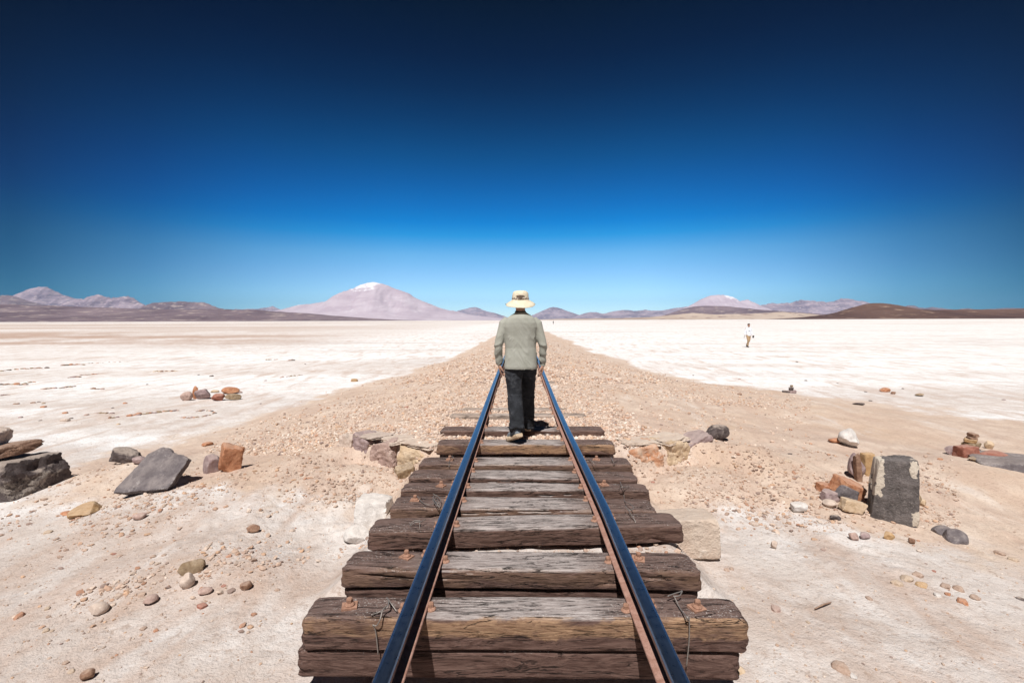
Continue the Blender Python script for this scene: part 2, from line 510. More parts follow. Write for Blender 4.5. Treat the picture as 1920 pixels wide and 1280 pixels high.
HM_purple = hillmat('hill_purple', (.135, .095, .11), (.23, .17, .185), (.42, .34, .31))  # bluish tint of the distant air mixed into the hill colour
HM_brown = hillmat('hill_brown', (.085, .045, .034), (.15, .085, .062), (.36, .25, .18), ps=(.58, .66))
HM_rose = hillmat('hill_rose', (.21, .16, .20), (.40, .315, .355), (.54, .44, .44))  # lilac cast of far haze painted into the rock colour
HM_volc = hillmat('hill_volcano', (.46, .37, .42), (.56, .475, .52), (.64, .56, .59), True, ps=(.60, .72))  # mauve rock, painted paler and more lilac in place of thicker haze
HM_pale = hillmat('hill_pale', (.40, .31, .25), (.50, .40, .33), (.24, .16, .14))
KM = 1000.0
mountain('mountain', 14*KM, [(-160, 596), (-90, 575), (-30, 558), (0, 552), (12, 551), (35, 557), (60, 568), (110, 582), (150, 592)], 1500, HM_purple, 3.1)
mountain('mountain', 19*KM, [(-30, 596), (10, 578), (35, 557), (55, 544), (68, 539), (80, 536), (90, 537), (98, 543), (110, 550), (135, 561), (165, 571), (200, 582), (250, 596)], 2300, HM_rose, 5.3, rough=.11)
mountain('mountain', 17*KM, [(90, 596), (125, 572), (150, 562), (160, 560), (170, 558), (180, 555), (187, 552), (196, 556), (207, 560), (222, 558), (240, 558), (250, 563), (262, 569), (275, 575), (310, 588), (350, 597)], 1700, HM_rose, 7.7, rough=.17)
mountain('mountain', 13*KM, [(230, 596), (270, 576), (290, 568), (305, 565), (320, 564), (350, 566), (375, 566), (388, 570), (410, 578), (440, 586), (500, 598)], 1200, HM_purple, 9.9, rough=.05)
mountain('mountain', 26*KM, [(400, 592), (440, 579), (475, 579), (495, 576), (508, 573), (522, 579), (545, 588), (590, 598)], 1500, HM_rose, 1.9)
mountain('hills', 6.5*KM, [(-420, 600), (-260, 575), (-100, 568), (0, 570), (70, 572), (130, 575), (200, 576), (300, 580), (420, 580), (480, 581), (560, 586), (640, 592), (720, 598), (800, 601)], 2300, HM_purple, 11.3, rough=.09)
mountain('mountain', 18*KM, [(440, 598), (490, 588), (524, 580), (545, 575), (560, 572), (600, 568), (612, 565), (620, 561), (640, 552), (660, 543), (672, 538), (682, 534), (692, 531), (704, 530), (716, 531), (728, 533), (737, 536), (755, 544), (775, 555), (800, 568), (830, 579), (850, 582), (880, 590), (960, 598)], 3400, HM_volc, 13.1, rough=.075, snow=(655, 722, 556))
mountain('mountain', 34*KM, [(820, 598), (850, 586), (865, 580), (880, 577), (893, 575), (902, 579), (915, 584), (940, 592), (970, 599)], 1900, HM_rose, 15.9, rough=.05)
mountain('mountain', 27*KM, [(830, 598), (880, 588), (900, 583), (915, 584), (930, 587), (950, 594), (975, 599)], 1500, HM_rose, 4.9, rough=.06)
mountain('mountain', 28*KM, [(975, 599), (1000, 590), (1015, 583), (1030, 576), (1037, 575), (1046, 576), (1055, 579), (1070, 585), (1085, 590), (1120, 599)], 1900, HM_rose, 17.7, rough=.03)
mountain('mountain', 26*KM, [(1050, 599), (1075, 594), (1090, 589), (1105, 585), (1115, 584), (1130, 588), (1150, 583), (1165, 581), (1180, 581), (1190, 583), (1212, 580), (1225, 582), (1245, 582), (1262, 578), (1290, 574), (1310, 570), (1340, 573), (1400, 580), (1480, 596)], 2200, HM_rose, 19.1, rough=.06)
mountain('mountain', 20*KM, [(1250, 596), (1280, 579), (1300, 570), (1315, 560), (1326, 555), (1338, 553), (1350, 552), (1362, 554), (1375, 558), (1387, 564), (1393, 561), (1402, 561), (1412, 566), (1425, 572), (1450, 582), (1500, 596)], 2100, HM_volc, 21.5, rough=.07, snow=(1352, 1395, 572))
mountain('mountain', 22*KM, [(1380, 597), (1420, 574), (1440, 570), (1460, 571), (1480, 569), (1492, 567), (1505, 565), (1520, 564), (1545, 564), (1553, 567), (1563, 565), (1575, 564), (1582, 561), (1592, 559), (1602, 560), (1612, 565), (1625, 566), (1640, 574), (1680, 585), (1740, 597)], 2200, HM_rose, 23.3, rough=.16)
mountain('mountain', 16*KM, [(1640, 597), (1690, 574), (1700, 572), (1710, 572), (1722, 576), (1735, 577), (1748, 575), (1760, 577), (1790, 580), (1815, 578), (1840, 580), (1865, 579), (1885, 577), (1905, 577), (1960, 580), (2100, 597)], 1300, HM_purple, 25.1, rough=.05)
mountain('hills', 9*KM, [(1190, 599), (1240, 592), (1262, 585), (1280, 579), (1300, 574), (1320, 573), (1350, 573), (1370, 575), (1390, 577), (1440, 581), (1500, 585), (1600, 592), (1680, 599)], 1300, HM_purple, 27.7, rough=.04)
mountain('hills', 7*KM, [(960, 600), (1060, 597), (1160, 596), (1220, 594), (1260, 590), (1300, 586), (1340, 589), (1400, 588), (1470, 584), (1520, 588), (1580, 594), (1640, 599)], 500, HM_pale, 29.3, rough=.05)
mountain('hills', 5*KM, [(1440, 600), (1510, 594), (1560, 588), (1590, 581), (1610, 574), (1630, 569), (1645, 567), (1658, 567), (1672, 569), (1690, 573), (1708, 578), (1740, 580), (1800, 580), (1860, 579), (1920, 578), (2010, 575), (2150, 577), (2350, 599)], 900, HM_brown, 31.9, rough=.045)

# ------------------------------------------------------------------ air
def build_haze():
    bm = bmesh.new(); bmesh.ops.create_cube(bm, size=1)
    me = bpy.data.meshes.new('haze'); bm.to_mesh(me); bm.free()
    o = bpy.data.objects.new('haze', me); COL.objects.link(o)
    o.scale = (76000, 76000, 1530); o.location = (0, 0, 765 - 5)
    m = bpy.data.materials.new('haze'); m.use_nodes = True; nt_ = m.node_tree
    nt_.nodes.remove(nt_.nodes['Principled BSDF'])
    v = nt_.nodes.new('ShaderNodeVolumePrincipled')
    v.inputs['Color'].default_value = (.28, .60, 1.0, 1)
    v.inputs['Density'].default_value = HAZE
    v.inputs['Anisotropy'].default_value = -0.25
    nt_.links.new(v.outputs[0], nt_.nodes['Material Output'].inputs['Volume'])
    me.materials.append(m)
    tag(o, kind='stuff')
HAZE = 1.35e-5
build_haze()

# ------------------------------------------------------------------ rocks
_ico = {}
def ico(sub):
    if sub not in _ico:
        bm = bmesh.new(); bmesh.ops.create_icosphere(bm, subdivisions=sub, radius=1)
        V = np.array([v.co for v in bm.verts]); Fc = np.array([[v.index for v in f.verts] for f in bm.faces]); bm.free()
        _ico[sub] = (V / np.linalg.norm(V, axis=1)[:, None], Fc)
    return _ico[sub]

def rock_shape(size, seed, sub=4, boxy=0.0, nplanes=9, rough=.05, k=44):
    rg = np.random.RandomState(seed)
    D, Fc = ico(sub)
    N = rg.normal(size=(nplanes, 3)); N /= np.linalg.norm(N, axis=1)[:, None]
    d = rg.uniform(.62, 1.0, nplanes)
    if boxy > 0:
        B = np.vstack([np.eye(3), -np.eye(3)]) + rg.normal(size=(6, 3)) * .09
        B /= np.linalg.norm(B, axis=1)[:, None]
        N = np.vstack([N, B]); d = np.concatenate([d * (1 + .7 * boxy), np.full(6, .66)])
    dots = np.clip(D @ N.T, 0, None) / d
    r = 1 / (np.sum(dots ** k, 1) + .92 ** k) ** (1 / k)
    r = np.minimum(r, 1.5)
    P = D * r[:, None]
    s = seed * 3.7
    nz = fbm(P[:, 0] * 1.7 + s, P[:, 1] * 1.7, P[:, 2] * 1.7, 5) * rough * 1.6 + rough * .7 * fbm(P[:, 0] * 6 + s, P[:, 1] * 6, P[:, 2] * 6, 4)
    lay = rough * .0 * np.sign(np.sin(P[:, 2] * 9 + 2 * fbm(P[:, 0] + s, P[:, 1], 0, 2)))
    P = P + D * (nz + lay * (boxy < .5))[:, None]
    P -= (P.max(0) + P.min(0)) / 2
    P /= (P.max(0) - P.min(0))
    return P * np.array(size), Fc

RNAMES = {}
def rock(name, p, size, kind, seed, label, cat='rock', group=None, rz=0.0, tilt=(0, 0), sub=4, boxy=0.0, npl=9, rough=.05, sink=.12, mat=None, smooth=None):
    """p = point of the ground (or of the stone below) under the middle of the rock"""
    V, Fc = rock_shape(size, seed, sub, boxy, npl, rough)
    Rm = np.array(Euler((tilt[0], tilt[1], rz)).to_matrix())
    V = V @ Rm.T
    V[:, 2] -= V[:, 2].min() + sink * (V[:, 2].max() - V[:, 2].min())
    o = mesh_np(name, V, Fc, mat or rockmat(kind, 'L' if max(size) > .34 else 'M' if max(size) > .14 else 'S'), sub >= 4 if smooth is None else smooth)
    if sub >= 4:
        try: o.data.set_sharp_from_angle(angle=R(32))
        except Exception: pass
    o.location = p
    tag(o, label, cat, group)
    return o

def rock_px(name, px, pyb, w, h, kind, seed, label, depth=.8, D=None, dz=None, **k):
    """px, pyb: where the rock meets what it lies on; w, h in photograph pixels"""
    if D is None:
        p = drop(px, pyb)
    else:
        p = at_depth(px, pyb, D)
    if dz is not None: p.z = dz
    s = p.y / F
    W, H = w * s, h * s
    dep = W * depth
    p = Vector(p); p.y += dep * .38
    p.x *= (p.y / (p.y - dep * .38))
    sk = k.pop('sink', .10)
    H = H / (1 - sk)
    if D is None:
        p.z = min(p.z + .0, max(p.z, ground1(p.x, p.y)))
        p.z = ground1(p.x, p.y) if abs(ground1(p.x, p.y) - p.z) < .08 else p.z
    return rock(name, p, (W, dep, H), kind, seed, label, sink=sk, **k)

# left group
b1 = rock_px('boulder', 2, 941, 190, 78, 'dark', 11, 'large dark pitted boulder cut by the left edge, under a thin slab', depth=.75, boxy=.3, npl=14, rough=.07, sub=5, cat='boulder')
zt = b1.location.z + max(v.co.z for v in b1.data.vertices) - .05
rock('flat_rock', Vector((b1.location.x - .06, b1.location.y - .05, zt)), (.78, .62, .15), 'brown', 12, 'thin brown slab lying on top of the dark boulder', rz=.25, tilt=(.0, -.12), boxy=.5, sink=.05)
rock('rock', Vector((b1.location.x - .30, b1.location.y - .02, zt + .10)), (.62, .45, .24), 'beige', 13, 'rounded beige stone balanced on the thin slab at the left edge', rz=.5, tilt=(.1, .15), boxy=.2, sink=.02)
def tilted_slate():
    V, Fc = rock_shape((.70, .60, .15), 21, 5, 1.1, 5, .075)
    V[:, 0] *= .80 - .62 * V[:, 1]                    # narrower at the raised end
    V[:, 0] += .22 * V[:, 1]
    V = V @ np.array(Euler((.80, .06, 0)).to_matrix()).T
    V[:, 2] -= V[:, 2].min() + .05
    o = mesh_np('flat_rock', V, Fc, rockmat('slate'), True)
    try: o.data.set_sharp_from_angle(angle=R(32))
    except Exception: pass
    p = drop(284, 922); p.y += .14
    o.location = p
    tag(o, 'big flat grey slate stone tilted on the left bank', 'rock')
tilted_slate()
rock_px('rock', 238, 868, 52, 24, 'dark', 22, 'small dark grey angular rock just behind the tilted slate stone', depth=.8, boxy=.05, rough=.08, rz=.3, tilt=(.1, .1))
rock_px('rock', 262, 872, 30, 14, 'mauve', 23, 'small grey-mauve stone between the dark rock and the slate stone', depth=.8)
rock_px('rock', 434, 884, 42, 50, 'orange', 24, 'upright bright orange stone on the left bank', depth=.8, boxy=.1, npl=10, rough=.08, rz=.5, tilt=(.15, .2))
rock_px('rock', 397, 887, 34, 34, 'mauve', 25, 'dusty mauve stone half buried left of the orange stone', depth=1.0, sink=.25)
rock_px('rock', 160, 968, 50, 17, 'ochre', 26, 'low yellow and orange stone lying below the boulder on pale ground', depth=1.3, sink=.35, rz=.4)
rock_px('rock', 124, 966, 17, 8, 'orange', 27, 'small orange-brown stone left of the low yellow stone', depth=.9)
rock_px('flat_rock', 388, 836, 19, 7, 'orange', 28, 'thin orange flake of stone up the left bank above the upright orange stone', depth=.9, sub=3)
rock_px('rock', 360, 1076, 46, 22, 'olive', 29, 'dark brown leaf-shaped stone under a pale lip of sand, lower left', depth=.5, rz=.45, sink=.4)
rock_px('rock', 352, 1105, 26, 28, 'beige', 30, 'oval beige pebble standing below the dark brown leaf-shaped stone', cat='stone', depth=.8, rz=.5)
rock_px('rock', 185, 1155, 36, 20, 'beige', 31, 'oval sand-coloured stone in the row of dirt clods, lower left', cat='stone', depth=.8, rz=.3)
rock_px('rock', 165, 1278, 24, 20, 'brown', 32, 'small brown stone at the bottom edge, lower left', cat='stone', depth=.9, rz=.5)
rock_px('rock', 281, 1136, 28, 16, 'pink', 33, 'two-toned pink stone on the sand, lower left', cat='stone', depth=.9)
rock_px('rock', 474, 1000, 26, 14, 'brown', 34, 'small brown wedge of stone alone on the left slope', cat='stone', depth=.7)
rock_px('rock', 386, 1116, 28, 12, 'pink', 35, 'flat pink stone right of the oval beige pebble', cat='stone', depth=.8)
rock_px('rock', 462, 1108, 22, 14, 'brown', 36, 'brown stone alone on the sand left of the sleepers', cat='stone', depth=.9)
rock_px('rock', 262, 975, 26, 12, 'pink', 37, 'small pinkish stone below the tilted slate stone', cat='stone', depth=.8)

# right group: standing slab with stones about it
ps = drop(1672, 984)
def slab():
    W, H, Tk = .325, .635, .22
    V, Fc = rock_shape((W, Tk, H), 41, 5, 1.6, 1, .034, k=60)
    # shear: leans slightly left at the top, bottom right corner reaches down
    V[:, 0] *= 1.06 - .10 * (V[:, 2] / H)
    V[:, 2] -= V[:, 2].min() + .05
    pass
    m, nt_, b = newmat('slab_stone_with_plaster', .9)
    T = NT(nt_); v = T.coord('Object')
    n1 = T.noise(v, 9, 6, .6); n2 = T.noise(v, 60, 6, .7); nw = T.noise(v, 14, 4, .6)
    c = T.mix(T.ramp(n1, [(.36, 0.0), (.64, 1.0)]), (.085, .073, .070), (.19, .165, .16))
    c = T.mix(T.ramp(n2, [(.55, 0.0), (.68, .8)]), c, (.30, .265, .245))
    c = T.mix(T.ramp(n2, [(.30, .7), (.44, 0.0)]), c, (.05, .04, .038))
    sx = T.n('ShaderNodeSeparateXYZ'); T.l(v, sx.inputs[0])
    wob = T.math('MULTIPLY', T.math('SUBTRACT', nw, .5), .10)
    X = T.math('ADD', sx.outputs[0], wob); Z = T.math('ADD', sx.outputs[2], wob)
    def box(x0, x1, z0, z1):
        a = T.math('MULTIPLY', T.math('GREATER_THAN', X, x0), T.math('LESS_THAN', X, x1))
        d = T.math('MULTIPLY', T.math('GREATER_THAN', Z, z0), T.math('LESS_THAN', Z, z1))
        return T.math('MULTIPLY', a, d)
    mk = T.math('MAXIMUM', box(-.165, -.095, .22, .56), T.math('MAXIMUM', box(.095, .150, .42, .57), box(.13, .30, -.02, .12)))
    c = T.mix(mk, c, (.62, .54, .45))
    T.l(c, b.inputs['Base Color'])
    bp = T.bump(n1, None, .03, 1.0); bp = T.bump(n2, None, .012, 1.0, bp); T.bump(mk, b, .006, .8, bp)
    o = mesh_np('stone_slab', V, Fc, m, True)
    try: o.data.set_sharp_from_angle(angle=R(30))
    except Exception: pass
    o.location = (ps.x * 1.03, ps.y + .13, ps.z); o.rotation_euler = (R(-3), R(1), R(-22))
    tag(o, 'tall dark grey stone slab standing upright with cream plaster strips on its edges', 'stone slab')
    return o
slab()
rock_px('rock', 1604, 900, 26, 48, 'mauve', 42, 'rounded purple-brown rock leaning behind the standing slab, on its left', depth=1.2, D=None, sub=4)
rock_px('rock', 1607, 903, 10, 53, 'brown', 43, 'narrow rusty splinter of stone standing upright beside the slab', depth=1.2, boxy=.6, tilt=(0, -.12))
rock_px('rock', 1625, 892, 20, 42, 'ochre', 44, 'orange-yellow stone wedged behind the top left corner of the slab', depth=.8, boxy=.5)
rock_px('rock', 1548, 924, 30, 15, 'orange', 45, 'flat orange stone at the back left of the pile beside the slab', depth=.9, boxy=.5)
rock_px('flat_rock', 1588, 938, 48, 30, 'orange', 46, 'broad pale orange slab in the stone pile beside the standing slab', depth=.9, boxy=.5, tilt=(.15, .35))
rock_px('rock', 1556, 940, 32, 17, 'mauve', 47, 'dull mauve stone at the front left of the pile beside the slab', depth=.8, boxy=.3)
rock_px('rock', 1588, 943, 36, 24, 'slate', 48, 'blue-grey wedge-shaped stone on top of the pile beside the slab', depth=.6, boxy=.3, tilt=(0, .4))
rock_px('rock', 1597, 963, 44, 20, 'tan', 49, 'yellowish stone at the front of the pile beside the slab', depth=.6, boxy=.3, tilt=(0, .2))
rock_px('rock', 1556, 953, 26, 13, 'beige', 50, 'small beige stone in front of the pile beside the slab', depth=.9)
rock_px('rock', 1498, 962, 28, 17, 'white', 51, 'small white stone left of the pile by the slab', depth=.9, cat='stone')
rock_px('rock', 1565, 977, 18, 11, 'dark', 52, 'small dark pebble in front of the pile by the slab', depth=.9, cat='stone')
rock_px('rock', 1714, 950, 20, 24, 'olive', 53, 'olive-yellow stone leaning just right of the standing slab', depth=.8, tilt=(0, .5))
rock_px('rock', 1728, 950, 14, 13, 'tan', 54, 'small round tan stone right of the olive-yellow one by the slab', depth=.9)
rock_px('rock', 1590, 839, 38, 32, 'white', 55, 'white boulder with an orange corner behind the standing slab', depth=.9, boxy=0, npl=13, rz=1.1)
rock_px('rock', 1566, 831, 24, 10, 'orange', 56, 'small orange stone touching the left of the white boulder', depth=.9)
rock_px('flat_rock', 1345, 824, 44, 27, 'dark', 57, 'dark grey flat rock lying on the end of the broken right wing wall', depth=.8, boxy=0, npl=12, rough=.08, tilt=(0, -.15), sink=.05)
rock_px('rock', 1326, 819, 14, 9, 'red', 58, 'small reddish stone tucked under the dark flat rock by the wing wall', depth=.9)
rock_px('rock', 1792, 1019, 42, 22, 'slate', 59, 'flat grey stone flush with the ground right of the slab', depth=.9, sink=.5)
rock_px('rock', 1771, 1006, 36, 14, 'slate', 60, 'smaller flat grey stone flush with the ground, just behind the grey one', depth=.9, sink=.5)
rock_px('rock', 1665, 1012, 18, 15, 'ochre', 61, 'small ochre stone in front of the standing slab', depth=.9, cat='stone')
rock_px('rock', 1600, 1013, 17, 15, 'pink', 62, 'pink pebble front left of the standing slab', depth=.9, cat='stone')
rock_px('rock', 1620, 1012, 17, 12, 'mauve', 63, 'mauve pebble beside the pink one, in front of the slab', depth=.9, cat='stone')
rock_px('rock', 1710, 1020, 12, 12, 'brown', 64, 'small brown pebble right below the foot of the slab', depth=.9, cat='stone')
rock_px('rock', 1452, 1029, 12, 15, 'beige', 65, 'small pale pointed pebble on the white sand between the sleepers and slab', depth=.9, cat='stone')
rock_px('boulder', 1968, 902, 250, 34, 'slate', 66, 'long smooth grey rock cut by the right edge of the view', depth=.5, boxy=.1, rough=.03, rz=-.42, sink=.3, sub=5)
rock_px('rock', 1860, 866, 54, 22, 'red', 67, 'flat reddish stone resting on the edge of the long grey rock', depth=.6, boxy=.0, rough=.07)
rock_px('rock', 1810, 858, 34, 24, 'red', 68, 'dark reddish-brown angular stone at the left foot of the cairn', depth=.8, boxy=.05, rough=.08)
rock_px('rock', 1790, 853, 32, 17, 'mauve', 69, 'grey-mauve stone at the far left of the cairn', depth=.8)
rock_px('rock', 1836, 868, 34, 8, 'olive', 70, 'low olive stone in front of the cairn', depth=.8, sub=3)
# the cairn on the right
pc = drop(1835, 853); s_ = pc.y / F; pc.y += .12
zz = pc.z - .02
for i, (dx, w, h, k, l) in enumerate(((0, 30, 13, 'dark', 'dark flat stone at the bottom of the stacked cairn on the right'), (1, 27, 12, 'olive', 'grey-green block in the middle of the stacked cairn on the right'),
                                  (-1, 25, 7, 'ochre', 'thin orange-yellow stone in the upper part of the cairn on the right'), (2, 18, 4, 'brown', 'thin dark stone just below the top of the cairn on the right'),
                                  (3, 15, 8, 'brown', 'small brown stone on the very top of the cairn on the right'))):
    rock('flat_rock', Vector((pc.x + dx * s_, pc.y, zz)), (w * s_, w * s_ * .8, h * s_), k, 80 + i, l, group='stones of the right cairn', boxy=.4, rz=.4 * i, sink=.03, sub=4)
    zz += h * s_ * .93
rock_px('rock', 1854, 842, 16, 15, 'tan', 88, 'pale yellow stone leaning on the right of the cairn', depth=.8)
# the small far cairn
pc = drop(1480, 736); s_ = pc.y / F
for i, (dx, w, h, k, l) in enumerate(((-6, 14, 6, 'dark', 'low dark stone at the left foot of the small distant cairn'), (4, 16, 7, 'mauve', 'wide grey base stone of the small distant cairn'),
                                  (3, 12, 5, 'dark', 'dark middle stone of the small distant cairn'), (4, 6, 4, 'olive', 'tiny top stone of the small distant cairn'))):
    zc = pc.z - .02 + (0, 0, .105, .185)[i]
    rock('rock', Vector((pc.x + dx * s_, pc.y, zc)), (w * s_, w * s_ * .7, h * s_), k, 90 + i, l, group='stones of the distant cairn', boxy=.3, rz=.5 * i, sink=.03, sub=3, smooth=False)
rock_px('rock', 1660, 735, 17, 8, 'orange', 95, 'orange rock alone on the white salt beyond the right bank', depth=.8, cat='stone')
rock_px('rock', 1675, 739, 9, 5, 'brown', 96, 'small brown stone beside the lone orange rock on the salt', depth=.8, cat='stone', sub=3)
rock_px('rock', 1724, 743, 15, 5, 'olive', 97, 'low dull stone on the salt right of the lone orange rock', depth=.8, cat='stone', sub=3)
rock_px('flat_rock', 1610, 759, 22, 5, 'dark', 98, 'thin dark stone at the edge of the salt above the white boulder', depth=.4, cat='stone', sub=3)

# ring of stones on the left salt flat
for i, (px, pyb, w, h, k, l) in enumerate(((350, 751, 22, 17, 'pink', 'rounded pale pink stone at the left end of the stone ring'),
        (367, 748, 11, 25, 'orange', 'upright orange stone standing in the stone ring'),
        (381, 749, 31, 20, 'mauve', 'large mauve block in the middle of the stone ring'),
        (403, 736, 16, 5, 'tan', 'low tan stone at the back of the stone ring'),
        (408, 752, 24, 14, 'red', 'red-brown mottled stone right of the mauve block in the ring'),
        (432, 739, 34, 13, 'orange', 'broad salmon-orange slab at the back right of the stone ring'),
        (438, 750, 27, 12, 'olive', 'olive stone at the front right of the stone ring'),
        (450, 737, 9, 4, 'pink', 'tiny pink stone at the right tip of the stone ring'))):
    rock_px('rock', px, pyb, w, h, k, 100 + i, l, group='stones of the ring on the left salt flat', depth=.7, boxy=.0, npl=9, rz=.25 * math.sin(i * 2.1), sub=4)

# ------------------------------------------------------------------ masonry of the two wing walls and piers
rock_px('concrete_block', 1283, 1030, 116, 62, 'concrete', 120, 'smooth sand-coloured concrete block under the right ends of the sleepers', cat='block', D=3.55, boxy=1.4, npl=3, rough=.02, depth=.75, rz=-.06, sub=5, sink=.25)
rock_px('boulder', 703, 985, 70, 50, 'white', 121, 'chunky white salt-crusted stone beside the left sleeper ends', depth=.8, boxy=.5, rough=.07, sink=.15)
rock_px('rock', 668, 1022, 50, 32, 'white', 122, 'rough whitish rubble stone left of the sleepers, below the white stone', depth=.8, rough=.09, sink=.25)
for i, (x, y, w, dp, z0, z1, k, rz_, l) in enumerate((
        (-1.24, 5.65, .42, .36, -.56, -.195, 'tan', -.35, 'yellow-tan block of the left wing wall nearest the sleepers'),
        (-1.60, 5.82, .44, .38, -.56, -.20, 'pink', -.55, 'big pink rough stone in the broken left wing wall'),
        (-1.95, 6.06, .38, .34, -.54, -.195, 'mauve', -.7, 'mauve stone at the far end of the broken left wing wall'),
        (-1.30, 5.36, .24, .20, -.62, -.36, 'olive', .4, 'dark olive stone at the foot of the left wing wall'),
        (-2.22, 6.14, .26, .24, -.50, -.19, 'beige', -.4, 'pale stone at the outer corner of the left wing wall'),
        (1.44, 5.72, .46, .36, -.56, -.20, 'crust', .15, 'rust-orange stone in the right wing wall nearest the sleepers'),
        (1.82, 5.86, .44, .36, -.56, -.195, 'tan', .45, 'cream crusted block in the middle of the right wing wall'),
        (2.18, 6.06, .46, .34, -.50, -.21, 'mauve', .5, 'rubbly mauve block at the outer end of the right wing wall'))):
    rock('masonry_stone', Vector((x, y, z0)), (w, dp, z1 - z0), k, 130 + i, l, 'masonry stone', 'stones of the broken wing walls', rz=rz_, tilt=(.12 * math.sin(i * 2.7), .15 * math.cos(i * 3.1)), boxy=.6, rough=.13, sink=0, npl=10, sub=5)
for i, (x, y, w, dp, z0, kind_, rz_, l) in enumerate((
        (-1.16, 5.66, .44, .40, -.222, 'crust2', -.5, 'pale crust slab topping the left wing wall, nearest the sleepers'),
        (-1.52, 5.86, .46, .42, -.224, 'crust2', -.6, 'pale cracked crust slab, second from the sleepers on the left wing wall'),
        (-1.90, 6.08, .44, .40, -.224, 'beige', -.5, 'pale crust slab at the outer end of the left wing wall'),
        (1.40, 5.80, .52, .44, -.226, 'crust2', .2, 'cream crust slab topping the right wing wall, nearest the sleepers'),
        (1.82, 5.93, .48, .42, -.226, 'crust2', .45, 'cream crust slab in the middle of the right wing wall'))):
    rock('crust_slab', Vector((x, y, z0)), (w, dp, .045), kind_, 150 + i, l, 'crust slab', 'crust slabs on the wing walls', rz=rz_ + .25 * math.sin(i * 5), tilt=(.05 * math.sin(i * 3), .06 * math.cos(i * 2.3)), boxy=.5, rough=.16, sink=.1, npl=10, sub=5)
rock_px('rock', 1385, 1290, 30, 36, 'tan', 145, 'yellowish stone at the bottom edge beside the nearest sleeper end', D=2.35, depth=.8)

# ------------------------------------------------------------------ gravel: ballast and rubble too fine to count
def gravel(name, pts, sizes, cols, mat, seed, sub=1, flat=(.45, .9)):
    rg = np.random.RandomState(seed)
    D, Fc = ico(sub)
    n = len(pts); m = len(D)
    V = np.repeat(D[None], n, 0) * rg.uniform(.68, 1.15, (n, m, 1))
    sc = np.stack([rg.uniform(.75, 1.35, n), rg.uniform(.7, 1.1, n), rg.uniform(flat[0], flat[1], n)], 1) * sizes[:, None] * .5
    V = V * sc[:, None]
    a = rg.uniform(0, 6.28, n); t = rg.normal(0, .28, n)
    ca, sa, ct, st = np.cos(a), np.sin(a), np.cos(t), np.sin(t)
    x = V[:, :, 0] * ct[:, None] - V[:, :, 2] * st[:, None]; z = V[:, :, 0] * st[:, None] + V[:, :, 2] * ct[:, None]; y = V[:, :, 1]
    X = x * ca[:, None] - y * sa[:, None]; Y = x * sa[:, None] + y * ca[:, None]
    V = np.stack([X, Y, z], 2) + pts[:, None]
    Fq = (Fc[None] + (np.arange(n) * m)[:, None, None]).reshape(-1, 3)
    o = mesh_np(name, V.reshape(-1, 3), Fq, mat, False)
    add_color(o.data, 'tint', np.repeat(cols, m, 0))
    return o

def gravelmat():
    m, nt_, b = newmat('gravel_stone', .92)
    T = NT(nt_)
    a = T.n('ShaderNodeAttribute', attribute_name='tint')
    g = T.n('ShaderNodeNewGeometry')
    n2 = T.noise(g.outputs['Position'], 90, 4, .7)
    c = T.mix(T.ramp(n2, [(.35, .5), (.55, 0.0)]), a.outputs['Color'], (.34, .26, .2))
    T.l(c, b.inputs['Base Color']); T.bump(n2, b, .0012, .7)
    return m
GM = gravelmat()
PAL = np.array([(.62, .47, .38), (.66, .53, .44), (.72, .60, .51), (.56, .38, .28), (.62, .42, .29), (.46, .34, .28), (.78, .68, .60), (.50, .28, .19), (.36, .27, .24)])
PW = np.array([.21, .18, .13, .12, .09, .10, .06, .05, .06])

def scatter(n, seed, px, pyr, dens, size, sk=1.0, zmid=-.3):
    """spread over the view's ground in equal picture density, kept where dens(x, y) allows"""
    rg = np.random.RandomState(seed)
    u = rg.uniform(px[0], px[1], n); v = pyr[0] + (pyr[1] - pyr[0]) * rg.uniform(0, 1, n) ** sk
    dirs = np.array([ray(a, b) for a, b in zip(u, v)])
    t = (zmid - CAM_H) / dirs[:, 2]
    X, Y = dirs[:, 0] * t, dirs[:, 1] * t
    for _ in range(6):
        Z = ground(X, Y, False); t = .5 * t + .5 * (Z - CAM_H) / dirs[:, 2]; X, Y = dirs[:, 0] * t, dirs[:, 1] * t
    keep = rg.uniform(0, 1, n) < dens(X, Y)
    X, Y = X[keep], Y[keep]; n = len(X)
    s = size[0] * (size[1] / size[0]) ** (rg.uniform(0, 1, n) ** 2.2)
    Z = ground(X, Y)
    c = PAL[rg.choice(len(PAL), n, p=PW)] * rg.uniform(.86, 1.12, (n, 1))
    return np.stack([X, Y, Z + s * .12], 1), s, c

def dens_ballast(X, Y):
    q = foot_d(X, Y)
    d = sstep(1.12, .35, q + .35 * fbm(X * .7, Y * .5, 4.4, 4)) * sstep(-.05, .25, Y - yedge(X))
    d *= .55 + .9 * fbm(X * 1.3, Y * 1.3, 14.4, 3)
    d = np.where((X > 1.7) & (Y < 9.5), d * .12, d)          # smooth soil right of the track
    d = np.where((X < -1.3) & (X > -2.6) & (Y < 6.9), d * .4, d)
    return np.clip(d, 0, 1)
parts = [scatter(85000, 5, (380, 1520), (622, 850), dens_ballast, (.018, .070), .85),
         scatter(16000, 6, (820, 1160), (690, 842), lambda X, Y: np.where((np.abs(X) < 1.9) & (Y > 5.75), .9, 0), (.015, .055), 1.0)]
parts.append(scatter(26000, 7, (700, 1250), (618, 720), dens_ballast, (.045, .115), 1.0))
g = [np.concatenate(x) for x in zip(*parts)]
